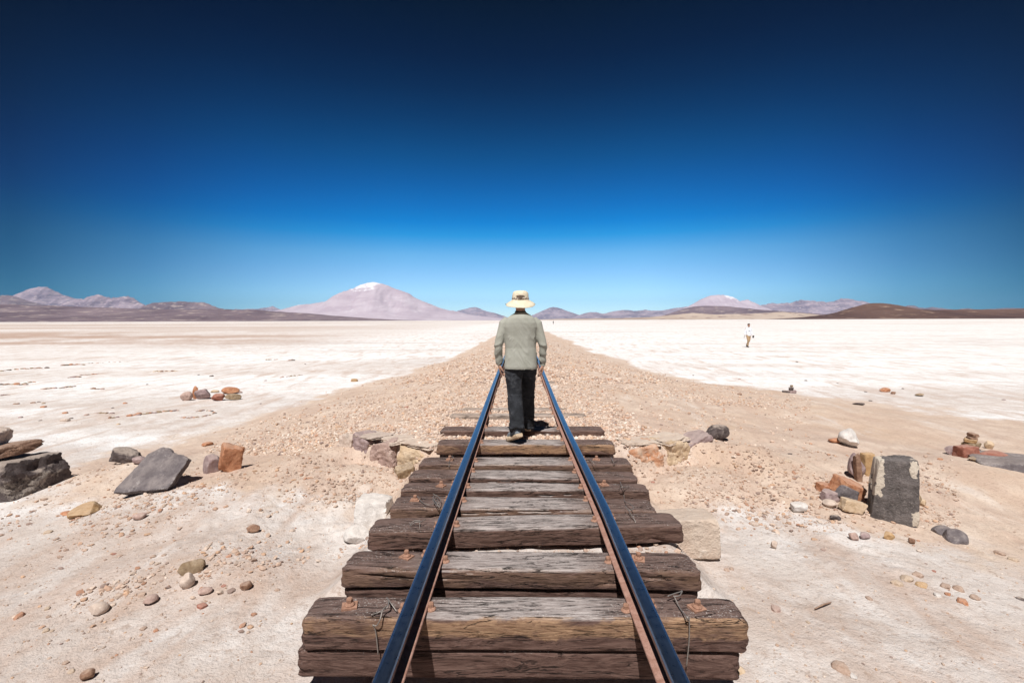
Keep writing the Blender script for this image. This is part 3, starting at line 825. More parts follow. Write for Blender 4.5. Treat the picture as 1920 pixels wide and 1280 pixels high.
# keep the stones off the rail heads and the tops of the bridge timbers
g[0][:, 2] = np.minimum(g[0][:, 2], -.075)
o = gravel('ballast_gravel', g[0], g[1], g[2], GM, 9)
tag(o, 'pinkish broken ballast gravel covering the railway embankment', 'gravel', kind='stuff')

def dens_rubble(X, Y):
    q = foot_d(X, Y)
    l = sstep(.15, .5, fbm(X * 1.5, Y * 1.5, 21.4, 4) + .28) * sstep(1.25, .9, q) * sstep(4.1, 4.7, Y - 0 * X) * sstep(6.6, 5.9, Y)
    r = sstep(.1, .4, fbm(X * 1.2, Y * 1.2, 3.4, 4) + .24) * (X > 1.2) * (X < 4.6) * sstep(3.9, 4.4, Y) * sstep(6.0, 5.4, Y)
    nearl = .35 * sstep(.26, .46, fbm(X * 1.1 + Y * .6, Y * 2.2, 27.4, 4) + .12) * (X < -1.2) * (Y < 4.4)
    d = np.maximum(np.maximum(l, r), nearl)
    for cx, cy, sr, a in ((-5.6, 6.1, .55, 1.0), (-4.3, 5.2, .5, .8), (-3.6, 4.75, .7, .9), (-3.0, 5.3, .5, .8), (-2.3, 5.3, .55, .9), (-1.7, 5.2, .4, .5), (2.75, 4.75, .35, .9),
                          (3.2, 4.6, .4, .7), (2.2, 5.0, .55, 1.0), (2.8, 5.2, .5, .9), (1.7, 4.7, .4, .7), (-2.2, 3.35, .25, .8), (-2.7, 3.1, .22, .7), (5.0, 5.9, .4, .5), (-2.0, 3.5, .3, .6)):
        d = np.maximum(d, a * np.exp(-((X - cx) ** 2 + (Y - cy) ** 2) / sr ** 2))
    d = np.where((np.abs(X) < 1.15) & (Y > 3.0) & (Y < 5.7), .35, d)
    return np.clip(d * ((np.abs(X) > 1.15) | (Y > 3.0)), 0, .95)
V_, s_, c_ = scatter(52000, 15, (0, 1800), (835, 1280), dens_rubble, (.008, .056), 1.3)
o = gravel('rubble', V_, s_, c_ * np.array([.84, .80, .78]), GM, 19, flat=(.3, .7))
tag(o, 'loose pinkish rubble and dirt clods on both banks of the wash', 'rubble', kind='stuff')
def dens_grit(X, Y):
    return np.clip(.10 + .5 * np.clip(fbm(X * .8, Y * .8, 41.4, 4), 0, 1), 0, 1) * ((np.abs(X) > 1.1) | (Y > 5.8))
V_, s_, c_ = scatter(42000, 25, (-60, 1980), (668, 1290), dens_grit, (.004, .022), 1.15, -.6)
o = gravel('grit', V_, s_, c_ * .85, GM, 29, flat=(.4, .9))
tag(o, 'fine dark grit and chips sprinkled over the pale sand and salt', 'grit', kind='stuff')

# ------------------------------------------------------------------ single small stones
_pb = [rock_shape((1, .85, .62), 500 + i, 2, .3 if i % 2 else 0, 7, .06) for i in range(9)]
_pm = {}
def pebble(px, py, wpx, kind, label, group, seed, hr=.6):
    p = drop(px, py); s = p.y / F * wpx
    if py > 860: kind = {'brown': 'fawn', 'olive': 'clay', 'mauve': 'fawn', 'tan': 'clay'}.get(kind, kind)
    key = (seed % 9, kind)
    if key not in _pm:
        o = mesh_np('stone', _pb[seed % 9][0], _pb[seed % 9][1], rockmat(kind, 'P'), False)
        _pm[key] = o
    else:
        o = _pm[key].copy(); COL.objects.link(o)
    o.location = (p.x, p.y + s * .3, p.z + s * hr * .10)
    o.scale = (s, s, s * hr / .62); o.rotation_euler = (0, 0, seed * 1.7)
    tag(o, label, 'stone', group)
    return o
def row(pts, n, w, kinds, label, group, seed, jit=2.0):
    rg = random.Random(seed)
    ORD = 'first second third fourth fifth sixth seventh eighth ninth tenth eleventh twelfth thirteenth fourteenth fifteenth sixteenth seventeenth eighteenth nineteenth twentieth twenty-first twenty-second'.split()
    seg = [math.hypot(b[0]-a[0], b[1]-a[1]) for a, b in zip(pts, pts[1:])]; L = sum(seg)
    for i in range(n):
        d = (i + rg.uniform(.1, .9)) / n * L; k = 0
        while k < len(seg) - 1 and d > seg[k]: d -= seg[k]; k += 1
        a, b = pts[k], pts[k + 1]; t = d / max(seg[k], 1e-6)
        pebble(a[0] + (b[0]-a[0]) * t + rg.uniform(-jit, jit), a[1] + (b[1]-a[1]) * t + rg.uniform(-.6, .6) * jit * .4, rg.uniform(w[0], w[1]), rg.choice(kinds), ORD[i] + ' stone from the left in the ' + label, group, rg.randrange(900), rg.uniform(.35, .7))
KB = ['brown', 'mauve', 'dark', 'pink', 'olive', 'orange']
rows = [([(0, 696), (35, 692), (92, 690)], 16, (4, 8), 'long row nearest the brown flats, left edge'),
        ([(112, 686), (135, 684), (157, 684)], 12, (4, 9), 'reddish row ending in a taller stone, far flat'),
        ([(160, 682), (190, 680), (228, 678)], 9, (2, 4), 'faint dotted row on the far left flat'),
        ([(128, 708), (146, 708)], 6, (5, 9), 'tight tan clump of the middle rows'),
        ([(148, 704), (182, 702)], 9, (4, 7), 'thin row just behind the tight tan clump'),
        ([(0, 722), (25, 721), (47, 722)], 12, (6, 10), 'thick dark row at the left edge'),
        ([(50, 718), (67, 717)], 4, (6, 9), 'short dark end of the thick left-edge row'),
        ([(77, 730), (106, 728)], 8, (5, 8), 'broken brown row in mid flat, its left half'),
        ([(110, 728), (138, 725)], 9, (5, 8), 'broken brown row in mid flat, its right half'),
        ([(168, 729), (194, 730)], 6, (4, 7), 'short pale-brown row standing by itself'),
        ([(286, 697), (330, 696)], 11, (4, 7), 'orange-tinged row above the stone ring'),
        ([(0, 742), (15, 741)], 4, (5, 9), 'little clump cut by the left edge'),
        ([(24, 758), (33, 758)], 2, (6, 8), 'touching brown pair near the left edge'),
        ([(203, 784), (218, 783)], 3, (7, 10), 'nearest row, its reddish left end'),
        ([(238, 781), (261, 778)], 6, (7, 11), 'nearest row, its thick olive part'),
        ([(267, 777), (300, 773)], 8, (6, 10), 'nearest row, its brown right-hand part'),
        ([(305, 772), (330, 770)], 7, (6, 10), 'nearest row, its mauve end below the ring'),
        ([(180, 775), (208, 775)], 6, (5, 9), 'pinkish scatter just above the nearest row'),
        ([(337, 783), (360, 784), (380, 781), (403, 775), (390, 769), (365, 772)], 22, (4, 8), 'low oval outline before the stone ring, counted round'),
        ([(497, 675), (520, 674)], 6, (3, 6), 'faint row on white flat left of the embankment'),
        ([(536, 676), (556, 676)], 2, (8, 11), 'dark and orange pair left of the embankment'),
        ([(525, 708), (566, 703)], 10, (3, 6), 'thin row by the foot of the embankment')]
for i, (pts, n, w, l) in enumerate(rows):
    row(pts, n, w, KB if i != 10 else ['orange', 'brown', 'tan'], l, 'rows of stones laid out on the left salt flat', 700 + i)
singles = [(395, 706, 8, 'dark', 'single dark round stone on the white flat above the stone ring'), (372, 703, 4, 'dark', 'tiny dark stone left of the single dark round one'),
           (74, 789, 6, 'dark', 'near-black pebble at the lower left of the salt flat'), (37, 783, 7, 'mauve', 'mauve pebble left of the near-black one on the flat'),
           (232, 757, 9, 'orange', 'single orange-tan stone on the flat between the rows'), (79, 764, 9, 'orange', 'small bright orange stone near the left edge of the flat'),
           (80, 757, 7, 'olive', 'small olive stone just behind the bright orange one'), (118, 790, 16, 'beige', 'wide pale grey stone lying flat in the lower left salt'),
           (120, 775, 9, 'orange', 'orange-brown stone behind the wide pale grey one'), (160, 779, 9, 'pink', 'pink upright stone right of the orange-brown one on the flat'),
           (132, 785, 7, 'dark', 'small dark stone between the wide pale one and the pink one'), (210, 765, 5, 'dark', 'small dark grey pebble alone below the orange-tan stone'),
           (60, 756, 8, 'brown', 'brown stone in the short broken line near the left edge'), (71, 754, 6, 'dark', 'dark stone at the right of the short broken line near the left edge'),
           (275, 721, 4, 'dark', 'tiny dark stone on the pink-tinted sand left of the ring'), (220, 796, 8, 'tan', 'flat tan chip at the foot of the left salt flat'),
           (488, 757, 4, 'dark', 'tiny dark pebble right of the stone ring'), (497, 714, 5, 'mauve', 'small mauve pebble up the flat right of the ring'),
           (572, 683, 4, 'dark', 'tiny dark stone right of the two stones left of the embankment'),
           (1300, 704, 4, 'dark', 'tiny dark stone on the white salt just right of the embankment foot'), (1495, 679, 5, 'dark', 'lone dark pebble far out on the right salt flat'),
           (1571, 719, 4, 'dark', 'tiny dark pebble right of the distant cairn'), (1512, 714, 6, 'dark', 'flat dark chip beyond the distant cairn'),
           (1624, 735, 5, 'dark', 'dark pebble left of the lone orange rock'), (1694, 729, 5, 'dark', 'dark pebble above and right of the lone orange rock'),
           (1388, 740, 10, 'brown', 'dark brown chip on the crest of the right bank'), (1407, 746, 6, 'dark', 'small dark splinter near the crest of the right bank'),
           (1374, 727, 5, 'orange', 'small orange stone on the crest of the right bank'), (1387, 711, 5, 'pink', 'tiny pink stone on the salt behind the right bank'),
           (1884, 750, 6, 'mauve', 'grey pebble on the salt near the right edge'), (1633, 752, 6, 'dark', 'dark pebble at the salt edge below the lone orange rock'),
           (762, 765, 9, 'red', 'tiny brick-red stone beside the buried sleepers on the left'), (663, 715, 15, 'ochre', 'flat yellow stone at the foot of the embankment on the left'),
           (1125, 1000, 8, 'tan', 'tan pebble by the sleepers'), (1225, 905, 8, 'red', 'small pink-red stone right of the sleeper ends'),
           (85, 1143, 12, 'olive', 'olive pebble, uppermost of the small column at lower left'), (88, 1158, 10, 'brown', 'reddish pebble, middle of the small column at lower left'),
           (82, 1185, 13, 'olive', 'tan pebble, lowest of the small column at lower left'), (95, 1184, 9, 'olive', 'dark little pebble touching the lowest tan one at lower left'),
           (290, 1184, 10, 'orange', 'tiny orange pebble on open sand, lower left'), (266, 1181, 14, 'brown', 'long brown splinter left of the tiny orange pebble'),
           (376, 1140, 18, 'red', 'reddish elongated pebble right of the two-toned pink stone'), (518, 1108, 12, 'brown', 'small brown pebble closest to the left sleeper ends'),
           (130, 1262, 14, 'olive', 'olive pebble near the bottom left corner'), (120, 1245, 12, 'brown', 'thin brown chip near the bottom left corner'),
           (212, 1040, 9, 'red', 'reddish pebble on the pale slope below the boulder'), (222, 1044, 10, 'brown', 'brown pebble right beside the reddish one on the pale slope'),
           (246, 1002, 12, 'brown', 'flat brown pebble in the middle of the pale left slope'), (238, 1007, 8, 'pink', 'pink pebble just below the flat brown one'),
           (285, 1045, 12, 'mauve', 'mauve pebble right of the brown and reddish pair'), (306, 1042, 8, 'brown', 'small brown pebble next to the mauve one'),
           (546, 996, 12, 'beige', 'rounded beige pebble on the slope left of the white stone'), (418, 1100, 10, 'red', 'little brick-red pebble above the flat pink stone'),
           (86, 1000, 14, 'olive', 'olive-brown pebble in front of the large boulder'), (80, 938, 12, 'brown', 'brown pebble in the shadow edge of the large boulder'),
           (1686, 1098, 20, 'tan', 'long tan pebble at the left of the pebble cluster, lower right'), (1705, 1090, 25, 'tan', 'largest tan pebble of the cluster, lower right'),
           (1725, 1082, 19, 'brown', 'brown pebble topmost in the cluster, lower right'), (1733, 1101, 22, 'ochre', 'bright ochre pebble in the cluster, lower right'),
           (1777, 1103, 18, 'mauve', 'mottled grey-brown pebble right of the ochre one'), (1804, 1109, 24, 'brown', 'dark pinkish-brown pebble at the right of the cluster'),
           (1834, 1124, 19, 'brown', 'brown oval pebble lower right of the cluster'), (1810, 1132, 20, 'orange', 'rust-brown oval pebble lowest of the cluster'),
           (1780, 1116, 12, 'orange', 'thin orange chip in the middle of the cluster, lower right'), (1762, 1119, 14, 'white', 'pale pebble sunk in the sand below the ochre one'),
           (1753, 1072, 8, 'red', 'tiny red-brown chip above the cluster, lower right'), (1458, 1146, 20, 'pink', 'pink pebble alone on the sand right of the sleepers'),
           (1364, 1070, 12, 'brown', 'crumbled brown clod right of the second sleeper from the front'), (1373, 1068, 9, 'brown', 'small brown clod touching the crumbled one'),
           (1585, 1262, 40, 'mauve', 'large mauve-brown stone at the bottom, right of the sleepers'), (1603, 1271, 16, 'white', 'whitish pebble against the large mauve-brown stone'),
           (1632, 1124, 12, 'mauve', 'small grey pebble between the cluster and the sleepers'), (1394, 1104, 9, 'olive', 'grey-green pebble near the second sleeper, right side'),
           (1517, 1168, 8, 'olive', 'tiny olive pebble on open sand, lower right'), (1512, 1045, 8, 'brown', 'little brown pebble on the pale slope below the pile'),
           (1546, 1032, 9, 'pink', 'little pink pebble on the pale slope below the pile'), (1478, 866, 16, 'tan', 'tan flake on the soil left of the stones by the slab'),
           (1417, 985, 16, 'beige', 'beige pebble at the edge of the rubble, right of the concrete block'), (1918, 1126, 16, 'dark', 'dark pebble cut by the right edge of the photo'),
           (1880, 1040, 18, 'brown', 'brown pebble in the shallow furrow near the right edge'), (1905, 1052, 16, 'olive', 'olive pebble in the shallow furrow at the right edge'),
           (1765, 862, 9, 'orange', 'small orange pebble left of the cairn'), (1483, 852, 8, 'dark', 'tiny dark stone on the smooth soil of the right bank')]
for i, (x, y, w, k, l) in enumerate(singles):
    pebble(x, y, w, k, l, None, 37 * i + 11, .55)

# two thin sticks and chips
mb = MB(); a = drop(1528, 1144); b_ = drop(1558, 1132); a.z += .012; b_.z += .012
mid_ = (a + b_) / 2 + Vector((0, 0, .006))
mb.tube([a, mid_, b_], [.004, .006, .004], 6)
tag(mb.build('stick', rockmat('brown')), 'short dry stick lying on the pale sand, lower right', 'stick')

# ------------------------------------------------------------------ rails
def steel():
    m, nt_, b = newmat('polished_rail_steel', .3, 1.0, .5)
    T = NT(nt_); v = T.coord('Object')
    n = T.noise(v, 30, 5, .6); mp = T.coord('Object', (60, 2, 60)); n2 = T.noise(mp, 3, 5, .6)
    T.l(T.ramp(n2, [(.2, (.50, .52, .54)), (.8, (.58, .60, .62))]), b.inputs['Base Color'])
    T.l(T.ramp(n, [(.3, .26), (.7, .34)]), b.inputs['Roughness'])
    T.bump(n2, b, .0002, .3)
    return m
def rust(name, a=(.30, .155, .115), c=(.42, .25, .20), d=(.42, .20, .09)):
    m, nt_, b = newmat(name, .85)
    T = NT(nt_); v = T.coord('Object')
    n = T.noise(v, 22, 6, .65, .3); n2 = T.noise(v, 160, 4, .7)
    k = T.mix(T.ramp(n, [(.36, 0.0), (.62, 1.0)]), a, c)
    k = T.mix(T.ramp(n, [(.66, 0.0), (.74, .8)]), k, d)
    k = T.mix(T.ramp(n2, [(.32, .55), (.5, 0.0)]), k, (.12, .065, .045))
    T.l(k, b.inputs['Base Color']); T.bump(n2, b, .002, .8)
    return m
MS, MR = steel(), rust('rail_rust')
MRD = rust('rail_web_shaded_rust', (.055, .028, .022), (.09, .045, .032), (.10, .05, .03))  # rust darkened to paint in the shade under the rail head
RY_ = [-1.4, .5, 1.7, 2.6, 3.2, 3.8, 4.6, 5.6, 7.1, 9, 12, 16, 24, 40, 70]
RXL = [-.497, -.497, -.498, -.501, -.503, -.505, -.507, -.51, -.52, -.528, -.535, -.535, -.535, -.535, -.535]
RXR = [.562, .562, .564, .566, .571, .563, .553, .541, .533, .535, .540, .54, .54, .54, .54]
RZ = [0, 0, 0, 0, 0, 0, 0, 0, 0, .02, .04, .045, .045, .045, .045]
# half outline, x from the middle, z from the running surface; index of material by edge
HALF = [(0, .0004), (.018, 0), (.028, -.0025), (.0325, -.009), (.0325, -.027), (.029, -.031), (.0085, -.037), (.0075, -.045), (.0075, -.082), (.012, -.090), (.050, -.097), (.0525, -.100), (.0525, -.106), (0, -.106)]
def rail(side, label):
    xs = np.interp(np.linspace(-1.4, 70, 300), RY_, RXL if side < 0 else RXR)
    Yt = -1.4 + 71.4 * np.linspace(0, 1, 300) ** 1.8
    xs = np.interp(Yt, RY_, RXL if side < 0 else RXR); zs = np.interp(Yt, RY_, RZ)
    out = [(x, z) for x, z in HALF] + [(-x, z) for x, z in HALF[-2:0:-1]]
    n = len(out)
    root = empty('rail', (float(xs[0]), -1.4, 0))
    def strip(idx, name, mat, closed=False, mi=None):
        rings = [np.array([(x0 - xs[0] + out[i][0], y0 + 1.4, z0 + out[i][1]) for i in idx]) for x0, y0, z0 in zip(xs, Yt, zs)]
        k = len(idx); V = np.vstack(rings); Fc = []; M = []
        for i in range(len(rings) - 1):
            a = i * k; b = a + k
            for j in range(k if closed else k - 1):
                jj = (j + 1) % k
                Fc.append([a + j, b + j, b + jj, a + jj]); M.append(mi(j) if mi else 0)
        Fc.append(list(range(k))); Fc.append(list(range((len(rings) - 1) * k, len(rings) * k))[::-1]); M += [len(mat) - 1] * 2
        o = mesh_np(name, V, Fc, mat, False, root)
        o.data.polygons.foreach_set('material_index', M)
        return o
    head = list(range(n - 6, n)) + list(range(0, 7))          # the head, under side included
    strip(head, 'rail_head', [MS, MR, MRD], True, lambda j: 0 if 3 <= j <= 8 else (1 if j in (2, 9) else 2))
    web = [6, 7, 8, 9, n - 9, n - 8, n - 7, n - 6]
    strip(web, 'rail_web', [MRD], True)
    ft = [9, 10, 11, 12, n - 12, n - 11, n - 10, n - 9]
    strip(ft, 'rail_foot', [MR], True)
    # joint plates bolted to the web
    tag(root, label, 'rail', 'rails of the track')
    return root
rail(-1, 'left rail of the track, blue-topped polished steel, rusty foot, passing left of the walking man')
rail(1, 'right rail of the track, blue-topped polished steel, rusty foot, passing right of the walking man')

# ------------------------------------------------------------------ sleepers
def woodmat(name, seed, bleach=.8, fresh_and_sunlit=.0, dusty=False):
    m, nt_, b = newmat(name, .93, spec=.1)
    T = NT(nt_)
    v = T.coord('Object', (1, 1, 1))
    def mapped(sc, loc=(0, 0, 0)):
        tc = T.n('ShaderNodeTexCoord'); mp = T.n('ShaderNodeMapping'); T.l(tc.outputs['Object'], mp.inputs[0])
        mp.inputs['Scale'].default_value = sc; mp.inputs['Location'].default_value = (seed * 3.1, seed * 1.7, seed * 2.3)
        return mp.outputs[0]
    grain = T.noise(mapped((1.7, 9, 9)), 2.2, 8, .62, 3.2)
    fine = T.noise(mapped((8, 85, 85)), 1.6, 7, .75, .8)
    blotch = T.noise(mapped((2.2, 5, 5)), 1.5, 7, .65, .6)
    speck = T.noise(mapped((55, 75, 75)), 1.5, 4, .7)
    crack = T.noise(mapped((1.1, 13, 13)), 1.5, 5, .6, 1.2)
    c = T.mix(T.ramp(grain, [(.36, 0.0), (.66, 1.0)]), (.080, .045, .037), (.178, .112, .093))
    c = T.mix(T.ramp(fine, [(.34, .7), (.46, 0.0)]), c, (.060, .036, .031))
    g = T.n('ShaderNodeNewGeometry'); sn = T.n('ShaderNodeSeparateXYZ'); T.l(g.outputs['Normal'], sn.inputs[0])
    sx = T.n('ShaderNodeSeparateXYZ'); T.l(v, sx.inputs[0])
    ax = T.math('ABSOLUTE', sx.outputs[0])
    up = T.ramp(sn.outputs[2], [(.45, 0.0), (.8, 1.0)])
    mid = T.ramp(T.math('ADD', ax, T.math('MULTIPLY', T.math('SUBTRACT', blotch, .5), .5)), [(.30, 1.0), (.60, .12)])
    # trodden, bleached wood with salt in the grain between the rails
    bl = T.math('MULTIPLY', T.math('MULTIPLY', up, mid), bleach)
    c = T.mix(T.math('MULTIPLY', bl, .85), c, T.ramp(fine, [(.34, (.19, .15, .14)), (.62, (.55, .495, .475))]))
    salt = T.math('MULTIPLY', T.ramp(speck, [(.56, 0.0), (.66, 1.0)]), T.math('MULTIPLY', T.math('ADD', T.math('MULTIPLY', up, .85), .08), T.ramp(blotch, [(.42, 0.0), (.62, 1.0)])))
    c = T.mix(salt, c, (.62, .58, .55))
    # raw golden wood where the upper arris has split away, sunlit chamfer tone painted in
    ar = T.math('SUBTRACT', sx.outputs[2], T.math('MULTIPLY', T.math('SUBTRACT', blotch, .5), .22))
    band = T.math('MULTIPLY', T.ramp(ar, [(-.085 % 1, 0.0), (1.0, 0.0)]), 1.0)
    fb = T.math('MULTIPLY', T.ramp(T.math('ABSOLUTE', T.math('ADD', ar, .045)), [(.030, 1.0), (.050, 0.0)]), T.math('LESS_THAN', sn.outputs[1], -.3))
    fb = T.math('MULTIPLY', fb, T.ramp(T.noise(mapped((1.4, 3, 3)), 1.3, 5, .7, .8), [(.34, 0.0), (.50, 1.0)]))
    c = T.mix(T.math('MULTIPLY', fb, fresh_and_sunlit), c, T.ramp(fine, [(.38, (.20, .11, .065)), (.60, (.48, .31, .19))]))
    if dusty: c = T.mix(T.ramp(grain, [(.3, .55), (.7, .9)]), c, (.47, .38, .32))
    ck = T.ramp(T.math('ABSOLUTE', T.math('SUBTRACT', crack, .5)), [(.004, .9), (.020, 0.0)])
    ck = T.math('MULTIPLY', ck, T.ramp(blotch, [(.40, 0.0), (.55, 1.0)]))
    c = T.mix(ck, c, (.03, .022, .02))
    T.l(c, b.inputs['Base Color'])
    h = T.math('SUBTRACT', T.math('ADD', T.math('MULTIPLY', grain, .8), T.math('MULTIPLY', fine, .45)), T.math('MULTIPLY', ck, 1.4))
    T.bump(h, b, .010, .85)
    return m
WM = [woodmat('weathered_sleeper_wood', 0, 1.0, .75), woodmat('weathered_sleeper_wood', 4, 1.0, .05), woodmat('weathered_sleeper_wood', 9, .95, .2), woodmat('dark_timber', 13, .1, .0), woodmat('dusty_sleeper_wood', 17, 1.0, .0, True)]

def timber(L, W, H, seed, taper=(0, 0), bow=.0):
    """rough beam: x along, top at z = 0"""
    rg = random.Random(seed)
    nx = 150; r = .028
    prof = []
    def side(p0, p1, k):
        for i in range(k): prof.append((p0[0] + (p1[0]-p0[0]) * i / k, p0[1] + (p1[1]-p0[1]) * i / k))
    a, b_ = W / 2, H
    side((-a, -r), (-a, -b_ + .01), 9); side((-a, -b_ + .01), (-a + .01, -b_), 1); side((-a + .01, -b_), (a - .01, -b_), 5); side((a - .01, -b_), (a, -b_ + .01), 1); side((a, -b_ + .01), (a, -r), 5)
    for i in range(4): t = i / 4 * math.pi / 2; prof.append((a - r + r * math.cos(t), -r + r * math.sin(t)))
    side((a - r, 0), (-a + r, 0), 12)
    for i in range(4): t = i / 4 * math.pi / 2; prof.append((-a + r - r * math.sin(t), -r + r * math.cos(t)))
    P = np.array(prof); n = len(P)
    cen = np.array([0, -b_ / 2])
    X = np.linspace(-L / 2, L / 2, nx)
    V = np.zeros((nx, n, 3))
    V[:, :, 0] = X[:, None]; V[:, :, 1] = P[None, :, 0]; V[:, :, 2] = P[None, :, 1]
    # irregular ends: rounded corners and split fibres
    e = np.abs(X) / (L / 2)
    for sgn in (-1, 1):
        er = rg.uniform(.015, .05)
        d = (L / 2 - X * sgn)
        s = 1 - .11 * np.clip(1 - d / er, 0, 1) ** 2
        msk = d < er
        V[msk, :, 1] *= s[msk, None]
        V[msk, :, 2] = cen[1] + (V[msk, :, 2] - cen[1]) * s[msk, None]
    yy, z2 = V[:, :, 1], V[:, :, 2]
    rag = fbm(yy * 22 + seed, z2 * 30, seed * 1.3, 4)
    endk = np.clip((e - .93) / .07, 0, 1)[:, None]
    V[:, :, 0] += np.sign(X)[:, None] * endk * rag * .018
    # warp, wear and long splits
    rad = V[:, :, 1:] - np.array([0, cen[1]]); rad = rad / np.linalg.norm(rad, axis=2)[:, :, None]
    d = .009 * fbm(X[:, None] * 1.6 + seed * 5, yy * 7, z2 * 7, 3) + .0022 * fbm(X[:, None] * 7 + seed, yy * 35, z2 * 35, 3)
    rid = 1 - np.abs(fbm(X[:, None] * .8 + seed * 2, yy * 9, z2 * 12, 3)) * 11
    d -= .016 * np.clip(rid, 0, 1) * sstep(-.1, .3, fbm(X[:, None] * 1.5, yy * 6, seed + z2 * 6, 2))
    topm = (z2 > -.012)
    V[:, :, 1:] += rad * (d * np.where(topm, .6, 1.0))[:, :, None]
    V[:, :, 2] += (bow * (1 - e ** 2))[:, None] - .006 * endk
    Vv = V.reshape(-1, 3)
    i = (np.arange(nx - 1)[:, None] * n + np.arange(n)[None]).ravel()
    j = (np.arange(nx - 1)[:, None] * n + (np.arange(n)[None] + 1) % n).ravel()
    Fc = [list(f) for f in np.stack([i, j, j + n, i + n], 1)]
    c0 = len(Vv); Vv = np.vstack([Vv, [Vv[:n].mean(0) + (.006, 0, 0)], [Vv[-n:].mean(0) - (.006, 0, 0)]])
    for k in range(n):
        Fc.append([c0, (k + 1) % n, k]); q = (nx - 1) * n
        Fc.append([c0 + 1, q + k, q + (k + 1) % n])
    return Vv, Fc

RUSTS = rust('screw_rust', (.28, .15, .10), (.42, .24, .17), (.50, .26, .12))
def screw_mesh(plate=False):
    mb = MB()
    def ring(r, z, n, ph=0): return np.array([(math.cos(a + ph) * r, math.sin(a + ph) * r, z) for a in np.arange(n) * 2 * math.pi / n])
    if plate:
        q = .036
        V, Fc = loft([np.array([(-q, -q*.8, 0), (q, -q*.8, 0), (q, q*.8, 0), (-q, q*.8, 0)]) + (0, 0, z) for z in (-.01, .006)]); mb.add(V, Fc)
        z0 = .006
    else: z0 = -.012
    V, Fc = loft([ring(.0235, z0 - .01, 16), ring(.0245, z0 + .006, 16), ring(.019, z0 + .012, 16), ring(.0125, z0 + .016, 16)]); mb.add(V, Fc)
    V, Fc = loft([ring(.0155, z0 + .014, 6), ring(.0155, z0 + .030, 6), ring(.012, z0 + .036, 6), ring(.006, z0 + .0375, 6)]); mb.add(V, Fc)
    return mb
_sc = {}
def screw(parent, loc, rz, plate=False, tilt=0):
    if plate not in _sc:
        o = screw_mesh(plate).build('rail_screw', RUSTS); _sc[plate] = o
    else:
        o = _sc[plate].copy(); COL.objects.link(o)
    o.parent = parent; o.location = loc; o.rotation_euler = (tilt, tilt * .5, rz)
    return o

ST = -.115     # level of the sleeper tops
# front edge row, back edge row, bottom row, left px, right px (all in the photograph), yaw, material, label, extra screws with plates (px)
SL = [('A', 1160, 1115, 1222, 562, 1403, .004, 0, 'nearest wooden sleeper, at the bottom edge, with a golden split along its front face', (655, 1305)),
      ('B', 1067, 1030, 1105, 637, 1315, .0, 2, 'second nearest wooden sleeper, salt-speckled, its ends rounded off', (760, 1198)),
      ('C', 991, 964, 1026, 691, 1285, .055, 1, 'third wooden sleeper from the viewer, reaching out to the concrete block on the right', ()),
      ('D', 953, 929, 970, 729, 1231, -.01, 2, 'fourth wooden sleeper from the viewer, lying close behind the third', (776,)),
      ('E', 918, 903, 931, 749, 1218, -.01, 1, 'fifth wooden sleeper from the viewer, thin, with a wire at its right end', (827, 1133)),
      ('F', 895, 879, 903, 764, 1196, -.012, 1, 'sixth wooden sleeper from the viewer, narrow and evenly grey', ()),
      ('G', 871, 854, 880, 783, 1185, -.01, 2, 'seventh wooden sleeper from the viewer, with split stepped ends', (843, 1118)),
      ('H', 833, 822, 852, 818, 1154, .012, 0, 'eighth wooden sleeper from the viewer, the one under the walking man\'s left shoe', ()),
      ('I', 807, 798, 824, 825, 1134, .01, 1, 'ninth wooden sleeper from the viewer, last one of the open bridge before the gravel', ())]
SLP = {}
for k, (nm, yf, yb, ybt, xl, xr, yaw, mi, label, extra) in enumerate(SL):
    pl, pr = at(xl, yf, ST), at(xr, yf, ST)
    pf = at(976, yf, ST); pb = at(976, yb, ST)
    Wd = max(.17, min(.27, pb.y - pf.y)); L = pr.x - pl.x
    Hh = at_depth(976, ybt, pf.y).z; Hh = min(.16, max(.115, ST - Hh))
    cx = (pl.x + pr.x) / 2; cy = pf.y + Wd / 2
    root = empty('sleeper', (cx, cy, ST + (0, -.004, .002, -.007, -.002, -.006, .002, -.003, 0)[k]), (0, (.0, .003, -.002, .004, -.003, .002, -.004, .003, 0)[k], yaw))
    V, Fc = timber(L, Wd, Hh, 200 + k * 7, bow=.0)
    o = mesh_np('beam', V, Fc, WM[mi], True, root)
    try: o.data.set_sharp_from_angle(angle=R(40))
    except Exception: pass
    rg = random.Random(k)
    for X_, sg in ((RXL, -1), (RXR, 1)):
        xr_ = float(np.interp(cy, RY_, X_)) - cx
        for s2 in (-1, 1):
            screw(root, (xr_ + s2 * .066, rg.uniform(-.25, .25) * Wd * s2, .009), rg.uniform(0, 1), False, rg.uniform(-.12, .12))
    for e in extra:
        ex = at(e, (yf + yb) / 2, ST).x - cx
        screw(root, (ex, rg.uniform(-.02, .03), .002), rg.uniform(-.5, .5), True, rg.uniform(-.1, .1))
    tag(root, label, 'sleeper', 'sleepers of the open bridge')
    SLP[nm] = (cx, cy, L, Wd, Hh, yaw)

# lower timbers that carry the two nearest sleepers
for nm, dx, dl, h, dy, lab in (('A', -.03, -.0, .135, .012, 'dark lower beam directly under the nearest sleeper, at the bottom edge'),
                               ('B', .0, -.03, .12, .018, 'dark lower beam just showing under the second nearest sleeper')):
    cx, cy, L, Wd, Hh, yaw = SLP[nm]
    V, Fc = timber(L + dl, Wd, h, 300 + len(nm) + int(cy * 10))
    o = mesh_np('support_beam', V, Fc, WM[3], True)
    o.location = (cx + dx, cy + dy, ST - Hh - .006); o.rotation_euler = (0, 0, yaw)
    tag(o, lab, 'beam')
